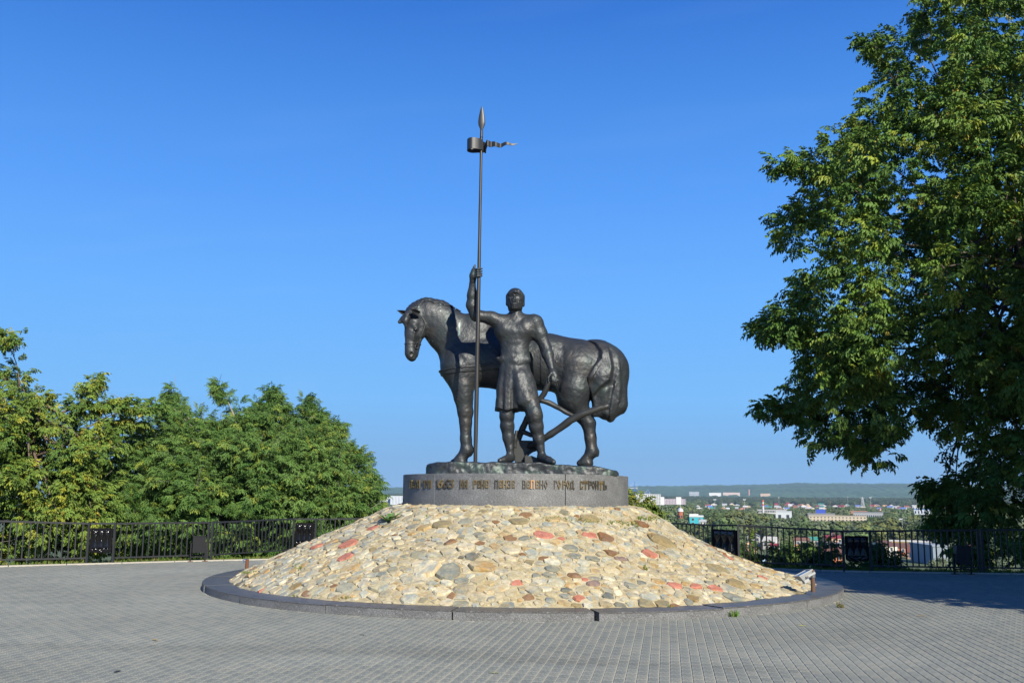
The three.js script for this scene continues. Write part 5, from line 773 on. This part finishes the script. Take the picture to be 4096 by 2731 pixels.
const gableRoof = (w, d, h, o = .35) => { const x = w / 2 + o, z = d / 2 + o, t = .18, dr = o * h / (d / 2), v = [], q = (a, b, c, e) => v.push(...a, ...b, ...c, ...a, ...c, ...e); const A = [-x, -dr, z], B = [x, -dr, z], C = [x, h, 0], D = [-x, h, 0], E = [x, -dr, -z], F = [-x, -dr, -z], up = (p) => [p[0], p[1] + t, p[2]]; for (const [a, b, c, e] of [[A, B, C, D], [D, C, E, F]]) { q(up(a), up(b), up(c), up(e)); q(e, c, b, a); } q(A, B, up(B), up(A)); q(E, F, up(F), up(E)); q(B, C, up(C), up(B)); q(C, E, up(E), up(C)); q(D, A, up(A), up(D)); q(F, D, up(D), up(F)); const g = new THREE.BufferGeometry(); g.setAttribute('position', new THREE.Float32BufferAttribute(v, 3)); g.computeVertexNormals(); return g; };
function house(label, u0, u1, vRidge, vEave, vVis, vBase, wall, roof, o = {}) {
  const s = site(u0, u1, vVis, vBase), w = (u1 - u0) * s.s, d = o.deep ?? w * .8, eave = s.y(vEave), ridge = s.y(vRidge), t = (places.push([s.p, shortName(label)]), thing)(o.name ?? 'house', label, o.cat ?? 'house', s.p.toArray(), -s.az + (o.turn ?? 0), 'houses in the valley town');
  mesh('wall', box(-w / 2, w / 2, -3, eave, -d / 2, d / 2), flat(wall), t);
  const side = o.gable, gd = side ? w : d, gw = side ? d : w;
  const R = mesh('roof', gableRoof(gw, gd, ridge - eave, .3).rotateY(side ? Math.PI / 2 : 0).translate(0, eave, 0), flat(roof, o.metal ? { roughness: .35, metalness: .3 } : {}), t);
  { const a = side ? 'z' : 'x', sh = new THREE.Shape(); sh.moveTo(-gd / 2, 0); sh.lineTo(gd / 2, 0); sh.lineTo(0, ridge - eave - .06); sh.closePath(); const g = new THREE.ExtrudeGeometry(sh, { depth: gw - .3, bevelEnabled: false }).translate(0, 0, -(gw - .3) / 2); if (!side) g.rotateY(Math.PI / 2); mesh('gable_wall', g.translate(0, eave + .004, 0), flat(wall), t); }
  if (o.chimney) mesh('chimney', box(w * .15, w * .15 + .6, ridge - 1.2, ridge + .9, -.3, .3), flat([.3, .13, .08]), R);
  const nw = o.windows ?? 2, wy = Math.min(eave - 1.9, eave * .62), ww = Math.min(1.3, w / nw * .4);
  for (let i = 0; i < nw; i++) { const x = ((i + .5) / nw - .5) * w; const f = mesh('window', box(x - ww / 2 - .12, x + ww / 2 + .12, wy - .12, wy + 1.5, d / 2 + .004, d / 2 + .07), whiteM, t); mesh('pane', box(x - ww / 2, x + ww / 2, wy, wy + 1.38, d / 2 + .074, d / 2 + .09), glassM, f); }
  if (side && !o.plain) { const f = mesh('window', box(-.65, .65, eave + .3, eave + 1.5, d / 2 + .004, d / 2 + .07), whiteM, t); mesh('pane', box(-.5, .5, eave + .42, eave + 1.38, d / 2 + .074, d / 2 + .09), glassM, f); }
  return { t, s, w, d, eave, ridge };
}
function block(name, label, u0, u1, vTop, vVis, vBase, wall, o = {}) {
  const s = site(u0, u1, vVis, vBase), w = (u1 - u0) * s.s, d = o.deep ?? Math.min(w, 16), h = s.y(vTop), t = (places.push([s.p, shortName(label)]), thing)(name, label, o.cat ?? 'building', s.p.toArray(), -s.az + (o.turn ?? 0), o.group);
  mesh('wall', box(-w / 2, w / 2, -3, h, -d / 2, d / 2), flat(wall), t);
  mesh('roof', box(-w / 2 - .25, w / 2 + .25, h + .003, h + (o.slab ?? .5), -d / 2 - .25, d / 2 + .25), flat(o.roof ?? wall), t);
  const { cols = 0, rows = 0 } = o, y0 = o.from ?? 1.2, gs = [], ps = [];
  for (let j = 0; j < rows; j++) for (let i = 0; i < cols; i++) { const cw = w / cols, ch = (h - y0) / rows, x = -w / 2 + (i + .5) * cw, y = y0 + (j + .45) * ch, a = cw * (o.ww ?? .24), b = ch * (o.wh ?? .27), fg = box(x - a - .1, x + a + .1, y - b - .1, y + b + .1, d / 2 + .004, d / 2 + .07), pg = box(x - a, x + a, y - b, y + b, d / 2 + .074, d / 2 + .1); if (o.single) { const f = mesh('window', fg, whiteM, t); mesh('pane', pg, glassM, f); } else { gs.push(fg); ps.push(pg); } }
  if (gs.length) { const f = mesh('window_frames', join(gs), whiteM, t), p = mesh('window_panes', join(ps), glassM, t); f.userData.kind = p.userData.kind = 'stuff'; }
  return { t, s, w, d, h };
}
const brick = [.34, .11, .06], brown = [.1, .05, .04], maroon = [.2, .025, .045], peach = [.62, .36, .2], grey = [.3, .32, .34], white = [.47, .47, .45], cream = [.5, .42, .3], teal = [.03, .2, .17], orange = [.5, .17, .06], blueR = [.04, .08, .4];
// nearer rows
house('peach house with a steep maroon roof and turret among the trees', 3300, 3366, 2142, 2150, 2172, 2200, peach, maroon, { turn: .25, gable: 0, windows: 3 });
house('narrow peach turret house with a pointed maroon roof', 3322, 3346, 2129, 2146, 2160, 2198, peach, maroon, { gable: 1, windows: 1, turn: .2 });
house('dark brown barn with a white gable end', 3494, 3566, 2163, 2182, 2198, 2226, [.6, .58, .5], brown, { turn: .9, windows: 1, gable: 0, deep: 9 });
house('red brick house with a brown roof behind the balusters', 3568, 3644, 2172, 2188, 2203, 2224, brick, brown, { turn: .3, windows: 3 });
house('low house with a reddish brown roof and pale wall', 3640, 3706, 2188, 2208, 2214, 2236, [.5, .3, .22], [.17, .06, .04], { turn: -.3, windows: 2 });
block('warehouse', 'grey-blue metal warehouse below the railing', 3690, 3752, 2180, 2222, 2252, [.2, .24, .28], { deep: 22, turn: .35, roof: [.24, .28, .32] });
block('long_shed', 'long yellow shed with a pale roof behind the brick house', 3560, 3735, 2166, 2178, 2194, [.55, .38, .14], { deep: 9, roof: [.5, .5, .48], cat: 'shed' });
house('orange brick house with a dark brown hipped roof', 3276, 3366, 2186, 2212, 2236, 2262, orange, brown, { turn: .2, windows: 3, chimney: 1 });
house('grey slate-roofed cottage with a mast beside it', 3312, 3366, 2170, 2184, 2188, 2230, [.45, .4, .36], grey, { windows: 2, metal: 1 });
block('shed', 'teal corrugated shed at the foot of the slope', 3196, 3288, 2246, 2272, 2282, teal, { deep: 5, cat: 'shed', roof: [.04, .24, .2] });
house('grey gabled house with a blue-grey metal roof', 2992, 3044, 2131, 2146, 2160, 2186, [.34, .36, .38], [.36, .42, .48], { gable: 1, windows: 2, metal: 1 });
house('peach gabled house with two white windows', 2990, 3027, 2160, 2172, 2200, 2212, peach, [.12, .16, .1], { gable: 1, windows: 2 });
house('white house with a pale grey roof and maroon lean-to', 3060, 3112, 2147, 2164, 2176, 2196, white, [.42, .42, .4], { turn: -.4, windows: 2 });
house('low maroon roofed shed behind the balusters', 3085, 3115, 2174, 2182, 2186, 2204, [.25, .12, .1], maroon, { windows: 1 });
house('small orange house with a grey roof', 3178, 3213, 2166, 2178, 2188, 2208, peach, grey, { gable: 1, windows: 2 });
house('long brown roofed house with teal neighbour', 3180, 3240, 2151, 2160, 2164, 2190, [.4, .33, .27], [.16, .08, .06], { windows: 3 });
house('teal roofed house among dark trees', 3240, 3275, 2148, 2158, 2164, 2190, [.4, .4, .36], teal, { windows: 2 });
house('blue roofed shed low under the railing', 3030, 3058, 2222, 2240, 2256, 2268, [.3, .38, .45], [.25, .36, .5], { windows: 1 });
house('white cottage beside the turquoise hall', 2800, 2826, 2078, 2086, 2094, 2112, white, grey, { windows: 2 });
house('maroon roofed house far along the railing', 3840, 3905, 2182, 2194, 2200, 2222, [.45, .2, .2], maroon, { windows: 3 });
// middle distance
{ const b = block('turquoise_hall', 'turquoise hall with four white windows and a white roof', 2760, 2814, 2067, 2092, 2108, [.03, .36, .44], { cols: 2, rows: 2, single: 1, roof: [.52, .54, .54], slab: 1.2, ww: .17, deep: 14 }); mesh('roof_monitor', box(-b.w * .5, b.w * .15, b.h + 1.203, b.h + 2.2, -5, 3), flat([.5, .52, .52]), b.t); }
{ // brick water tower
  const s = site(2712, 2734, 2070, 2100), R = 11 * s.s, h = s.y(2046), t = thing('water_tower', 'round red brick water tower with a silver dome', 'water tower', s.p.toArray());
  mesh('shaft', new THREE.CylinderGeometry(R * .92, R, h + 3, 20).translate(0, (h - 3) / 2, 0), flat(brick), t);
  mesh('tank_band', new THREE.CylinderGeometry(R * 1.12, R * 1.12, s.y(2040) - h, 20).translate(0, (h + s.y(2040)) / 2, 0), flat([.6, .6, .6]), t);
  mesh('dome', new THREE.SphereGeometry(R * 1.05, 18, 8, 0, 6.3, 0, 1.57).scale(1, (s.y(2031) - s.y(2040)) / R, 1).translate(0, s.y(2040), 0), flat([.5, .52, .55], { metalness: .3, roughness: .4 }), t);
  mesh('spire', rod(V3(0, s.y(2032), 0), V3(0, s.y(2010), 0), .25, .08, 6), flat([.5, .5, .52]), t);
  for (const a of [-.5, .4]) mesh('window', box(-.6, .6, h * .55, h * .55 + 1.8, R * .94, R * .99).rotateY(a), glassM, t);
}
{ const b = block('factory', 'white factory with two large windows', 3106, 3168, 2046, 2070, 2086, [.46, .5, .52], { cols: 2, rows: 1, single: 1, ww: .18, wh: .2, deep: 18 });
  const c = block('factory_clerestory', 'long white factory with a row of clerestory windows', 3034, 3146, 2040, 2049, 2080, [.48, .48, .46], { deep: 14, roof: [.44, .44, .44] }); for (let i = 0; i < 17; i++) { const x = (i + .5) / 17 * c.w - c.w / 2; mesh('window', box(x - c.w / 48, x + c.w / 48, c.h - 2.2, c.h - .5, 7.004, 7.1), glassM, c.t); } }
const stack = (label, u, vTop, vBase, r, bands) => { const s = site(u - 3, u + 3, vTop + 6, vBase), t = thing('chimney_stack', label, 'chimney', s.p.toArray()), h = s.y(vTop), n = bands.length; for (let i = 0; i < n; i++) mesh('band', rod(V3(0, i ? h * (.55 + .45 * i / n) : -2, 0), V3(0, h * (.55 + .45 * (i + 1) / n), 0), r * (1.1 - .3 * i / n), r * (1.1 - .3 * (i + 1) / n), 12), flat(bands[i]), t); };
stack('white factory chimney with a red banded top', 3055, 2000, 2085, 1.0, [white, white, [.5, .12, .08], white, [.5, .12, .08]]);
stack('slim red and white striped chimney by the grey hall', 3524, 2033, 2078, 1.2, [[.5, .05, .03], white, [.5, .05, .03], white, [.5, .05, .03]]);
stack('thin brick chimney on the far wooded slope', 2997, 1957, 1984, 5, [[.36, .2, .16], [.36, .2, .16]]);
block('long_building', 'long beige three-storey building above the willows', 3244, 3462, 2064, 2080, 2100, cream, { cols: 16, rows: 3, roof: [.4, .34, .26], deep: 13, ww: .2, wh: .22 });
{ const b = block('flat_building', 'dark flat-roofed building with a bright blue roof box', 3236, 3340, 2055, 2063, 2092, [.25, .25, .25], { deep: 12, cols: 10, rows: 2 }); mesh('roof_box', box(-b.w * .2, b.w * .16, b.h + .503, b.h + 4, -4, 4), flat(blueR), b.t); }
block('grey_hall', 'grey flat hall beside the striped chimney', 3420, 3532, 2050, 2063, 2088, [.3, .32, .34], { deep: 20, roof: [.2, .21, .22], cols: 14, rows: 1, ww: .3 });
block('brick_annex', 'low brick annex behind the grey hall', 3405, 3470, 2045, 2050, 2080, [.4, .2, .14], { deep: 12 });
block('blue_white_store', 'blue and white store building half hidden by trees', 3662, 3720, 2038, 2056, 2080, [.5, .55, .62], { deep: 14, roof: [.05, .16, .5], cols: 5, rows: 2 });
block('blue_white_store', 'long blue and white store behind the maple leaves', 3800, 3946, 2036, 2064, 2085, [.62, .64, .66], { deep: 18, roof: [.05, .14, .5], cols: 9, rows: 2 });
block('orange_block', 'small orange-brown block next to the blue store', 3795, 3828, 2052, 2073, 2090, [.5, .3, .18], { deep: 10, roof: [.3, .3, .3], cols: 3, rows: 2 });
// far apartment blocks
{ const a = block('apartment_block', 'white nine-storey apartment block under construction with a window grid', 2518, 2643, 1977, 2018, 2028, [.56, .56, .54], { cols: 17, rows: 9, ww: .26, wh: .3, deep: 15 });
  const b = block('apartment_block', 'lilac apartment block with white stair towers', 2622, 2742, 1996, 2016, 2027, [.46, .38, .42], { cols: 20, rows: 6, deep: 16 });
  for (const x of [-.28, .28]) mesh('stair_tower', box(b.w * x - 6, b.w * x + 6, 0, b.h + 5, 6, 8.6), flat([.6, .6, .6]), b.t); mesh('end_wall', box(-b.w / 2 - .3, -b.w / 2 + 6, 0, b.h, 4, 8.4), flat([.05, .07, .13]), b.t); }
block('apartment_block', 'white and pale blue apartment block seen beside the pedestal', 1560, 1618, 1984, 2016, 2027, [.52, .56, .62], { cols: 10, rows: 9, deep: 15 });
block('apartment_block', 'white apartment block partly behind the shrub', 1480, 1560, 1988, 2012, 2026, [.55, .56, .58], { cols: 12, rows: 7, deep: 15, roof: [.3, .42, .7] });
block('far_building', 'small white blocks on the far wooded slope', 2758, 2797, 1967, 1976, 1986, [.4, .43, .45], { deep: 20, cols: 8, rows: 3 });
block('far_building', 'low pinkish works on the far wooded slope', 2894, 2960, 1970, 1977, 1985, [.52, .4, .36], { deep: 20 });
block('far_building', 'small brick-coloured block at the foot of the hills', 3044, 3082, 1974, 1981, 1988, [.5, .36, .26], { deep: 20 });
block('far_building', 'low white works below the far hill', 2838, 2885, 1971, 1978, 1987, [.6, .6, .58], { deep: 20 });
// cranes, masts, pylon
const crane = (label, u, vTop, vBase, jib) => { const s = site(u - 2, u + 2, vTop, vBase), t = thing('tower_crane', label, 'crane', s.p.toArray(), -s.az), h = s.y(vTop), b = flat([.06, .14, .42]), k = s.s; const lat = (w, y0, y1, n) => { const g = []; for (const [x, z] of [[-w, -w], [w, -w], [w, w], [-w, w]]) g.push(bar(V3(x, y0, z), V3(x, y1, z), .5, .5, V3(0, 0, 1))); for (let i = 0; i < n; i++) { const a = lerp(y0, y1, i / n), c = lerp(y0, y1, (i + 1) / n); g.push(bar(V3(-w, a, w), V3(w, c, w), .35, .35), bar(V3(w, a, -w), V3(-w, c, -w), .35, .35), bar(V3(w, a, w), V3(w, c, -w), .35, .35)); } return join(g); }; mesh('mast', lat(1.2, 0, h, 16), b, t); mesh('jib', join([bar(V3(-jib * k, h * .72, 0), V3(jib * .45 * k, h * .74, 0), .9, .9), bar(V3(-jib * k, h * .72, 0), V3(0, h * .98, 0), .3, .3), bar(V3(jib * .45 * k, h * .74, 0), V3(0, h * .98, 0), .3, .3)]), flat([.6, .6, .62]), t); mesh('counterweight', box(jib * .36 * k, jib * .45 * k, h * .74 - 4, h * .74 - .6, -1.5, 1.5), flat([.4, .4, .4]), t); };
crane('blue tower crane behind the white apartment block', 2540, 1925, 2024, 24); crane('smaller blue tower crane above the apartment blocks', 2594, 1957, 2024, 18);
const mast = (label, u, vTop, vBase, r = .22) => { const s = site(u - 2, u + 2, vTop + 30, vBase), t = thing('light_mast', label, 'mast', s.p.toArray(), -s.az), h = s.y(vTop); mesh('pole', rod(V3(0, -2, 0), V3(0, h, 0), r, r * .5, 8), flat([.42, .45, .47]), t); mesh('lamp_bar', box(-1.6, 1.6, h - .4, h + .4, -.3, .3), flat([.5, .52, .53]), t); };
mast('tall light mast rising between the turquoise hall and the factory', 2862, 1998, 2076); mast('light mast next to the white factory chimney', 2981, 1998, 2076); mast('slender mast above the long beige building', 3487, 1990, 2070); mast('concrete pole standing alone among the willows', 3612, 2076, 2130, .28); mast('thin mast over the far houses', 3118, 1990, 2040); mast('antenna mast over the far houses behind the blue roof', 3394, 1987, 2030);
{ const s = site(3446, 3460, 2010, 2036), t = thing('lattice_pylon', 'grey lattice pylon over the far houses', 'pylon', s.p.toArray()), h = s.y(1987), g = []; const c = (y) => lerp(4.2, .5, y); for (let i = 0; i < 8; i++) { const a = i / 8, b = (i + 1) / 8, A = c(a), B = c(b); for (const [x, z] of [[-1, -1], [1, -1], [1, 1], [-1, 1]]) g.push(bar(V3(x * A, a * h, z * A), V3(x * B, b * h, z * B), .55, .55)); g.push(bar(V3(-A, a * h, A), V3(B, b * h, B), .35, .35), bar(V3(A, a * h, A), V3(-B, b * h, B), .35, .35)); } mesh('lattice', join(g), flat([.45, .47, .48]), t); mesh('cross_arm', box(-5, 5, h * .9, h * .92, -.4, .4), flat([.45, .47, .48]), t); }
// far rows of small houses
{ const r = rng(93), cols = [white, cream, peach, [.5, .5, .46], [.42, .2, .14]], roofs = [maroon, grey, [.4, .42, .44], [.2, .07, .05], teal, [.5, .5, .5], [.1, .16, .4]], kinds = ['maroon', 'grey', 'pale grey', 'red-brown', 'teal', 'whitish', 'blue'], wk = ['white', 'cream', 'peach', 'grey', 'brick'];
  for (let i = 0; i < 74; i++) { const u = i < 52 ? lerp(3130, 3790, r()) : lerp(2780, 3130, r()), vb = lerp(2022, 2042, r()), w = 12 + r() * 13, k = Math.floor(r() * 7), c = Math.floor(r() * 5), hgt = 7 + r() * 4; house(`small far ${wk[c]} house with a ${kinds[k]} roof beyond the willows`, u - w / 2, u + w / 2, vb - hgt - 3, vb - hgt * .55 - 2, vb - 6, vb, cols[c], roofs[k], { windows: 2, gable: r() < .4, turn: (r() - .5) * .8, plain: 1 }); } }
// willows and woods
{
  const treeGeo = (seed, n, q) => { const r = rng(seed), lobes = Array.from({ length: 7 }, (_, i) => [V3((r() - .5) * .62, .38 + r() * .42, (r() - .5) * .62), .17 + r() * .13]), pos = []; lobes.push([V3(0, .5, 0), .3]); for (let i = 0; i < n; i++) { const [c, R] = lobes[Math.floor(r() * lobes.length)], d = V3(r() * 2 - 1, r() * 1.7 - .7, r() * 2 - 1).normalize(), p = c.clone().addScaledVector(d, R * (.75 + r() * .35)), t = new THREE.Vector3().crossVectors(d, V3(r() - .5, r() - .5, r() - .5)).normalize(), b = new THREE.Vector3().crossVectors(d, t), nn = d.clone().addScaledVector(V3(r() - .5, r() - .5, r() - .5), .9).normalize(); t.addScaledVector(nn, -t.dot(nn)).normalize(); b.crossVectors(nn, t); const s = q * (.6 + r() * .8), A = p.clone().addScaledVector(t, -s).addScaledVector(b, -s * .5), B = p.clone().addScaledVector(t, s).addScaledVector(b, -s * .7), C2 = p.clone().addScaledVector(b, s); pos.push(...A.toArray(), ...B.toArray(), ...C2.toArray()); } const g = new THREE.BufferGeometry(); g.setAttribute('position', new THREE.Float32BufferAttribute(pos, 3)); g.computeVertexNormals(); return g; };
  const near = [treeGeo(1, 1300, .036), treeGeo(2, 1300, .036), treeGeo(3, 1200, .038)], farG = [treeGeo(4, 520, .058), treeGeo(5, 520, .058)], bare = mat([1, 1, 1], { roughness: .9, side: THREE.DoubleSide });
  const tones = [[.07, .115, .036], [.088, .135, .044], [.055, .095, .03], [.12, .14, .04], [.1, .13, .065], [.12, .15, .08]], names = ['mid green', 'fresh green', 'dark green', 'yellowish', 'grey-green', 'silvery'];
  const r = rng(717), toPix = (p) => { const d = p.clone().sub(V3(0, EYE, 0)), f = d.dot(camF); return [2048 + d.dot(camR) / f * FPX, 1365.5 - d.dot(camU) / f * FPX]; };
  const blocked = (p, h, w, dist) => { const [u, v] = toPix(V3(p.x, p.y + h, p.z)), hw = w / dist * FPX; return screened.some(([a, b, vv, R]) => R > dist - 5 && u + hw > a && u - hw < b && v < vv) || screened.some(([a, b, vv, R]) => Math.abs(R - dist) < 9 && u + hw > a && u - hw < b); };
  const crownsNear = near.map((g) => tones.map((t) => mat(t, { roughness: .9, side: THREE.DoubleSide }))), trunkG = new THREE.CylinderGeometry(.012, .022, .5, 6).translate(0, .22, 0);
  // trees one can tell apart between the houses
  let made = 0; for (let i = 0; i < 4000 && made < 190; i++) {
    const az = lerp(5.5, 28, r()) * Math.PI / 180, R = lerp(320, 1150, r() * (.35 + .65 * r())), p = V3(Math.sin(az) * R, 0, -Math.cos(az) * R); p.y = landY(p.x, p.z); const h = 4 + r() * r() * 13; if (blocked(p, h, h * .6, R)) continue;
    const k = Math.floor(r() * 3), c = Math.floor(r() * 6), t = thing('valley_tree', `${names[c]} round-crowned valley tree near the ${places.reduce((a, b) => b[0].distanceToSquared(p) < a[0].distanceToSquared(p) ? b : a)[1]}`, 'tree', p.toArray(), r() * 6, 'trees between the valley houses'); t.scale.set(h * (.85 + r() * .35), h, h * (.85 + r() * .35));
    mesh('trunk', trunkG, barkM, t); mesh('crown', near[k], crownsNear[k][c], t); made++;
  }
  const lists = [[], []], W = new THREE.Group(); W.name = 'woodland'; W.userData = { label: 'far woods of willows and mixed trees covering the valley and the hills', category: 'woodland', kind: 'stuff' }; scene.add(W);
  for (let i = 0; i < 70000; i++) {
    const a = lerp(-13, 33, r()), az = a * Math.PI / 180, q = r(), R = 420 * Math.pow(4400 / 420, q), p = V3(Math.sin(az) * R, 0, -Math.cos(az) * R); p.y = landY(p.x, p.z);
    if (a < 4 && R < 1400 && r() < .6) continue;
    const dens = fbm(p.x * .006, p.z * .006, 4, 2), h = R > 2600 ? 11 + r() * 7 : 5 + r() * r() * 13; if (R < 2300 && dens < -.16) continue; if (R < 3000 && blocked(p, h, h * .62, R)) continue;
    const t = tones[Math.floor(r() * 6)], k = (.8 + r() * .4) * (R > 2600 ? .62 : 1); lists[i & 1].push([p, h, h * (.9 + r() * .4), t.map((x) => x * k * (1 + .7 * fbm(p.x * .011, p.z * .011, 7, 2))), r() * 6]);
  }
  lists.forEach((L, n) => { const im = new THREE.InstancedMesh(farG[n], bare, L.length); im.name = 'far_crowns'; im.castShadow = im.receiveShadow = true; L.forEach(([p, h, w, c, a], i) => { _o.position.copy(p); _o.rotation.set(0, a, 0); _o.scale.set(w, h, w); _o.updateMatrix(); im.setMatrixAt(i, _o.matrix); im.setColorAt(i, _c.setRGB(...c)); }); W.add(im); });
}
// ---------- summer haze over the valley ----------
scene.fog = new THREE.FogExp2(rgb(.45, .7, 1).getHex(), 6e-5);

renderer.render(scene, camera);
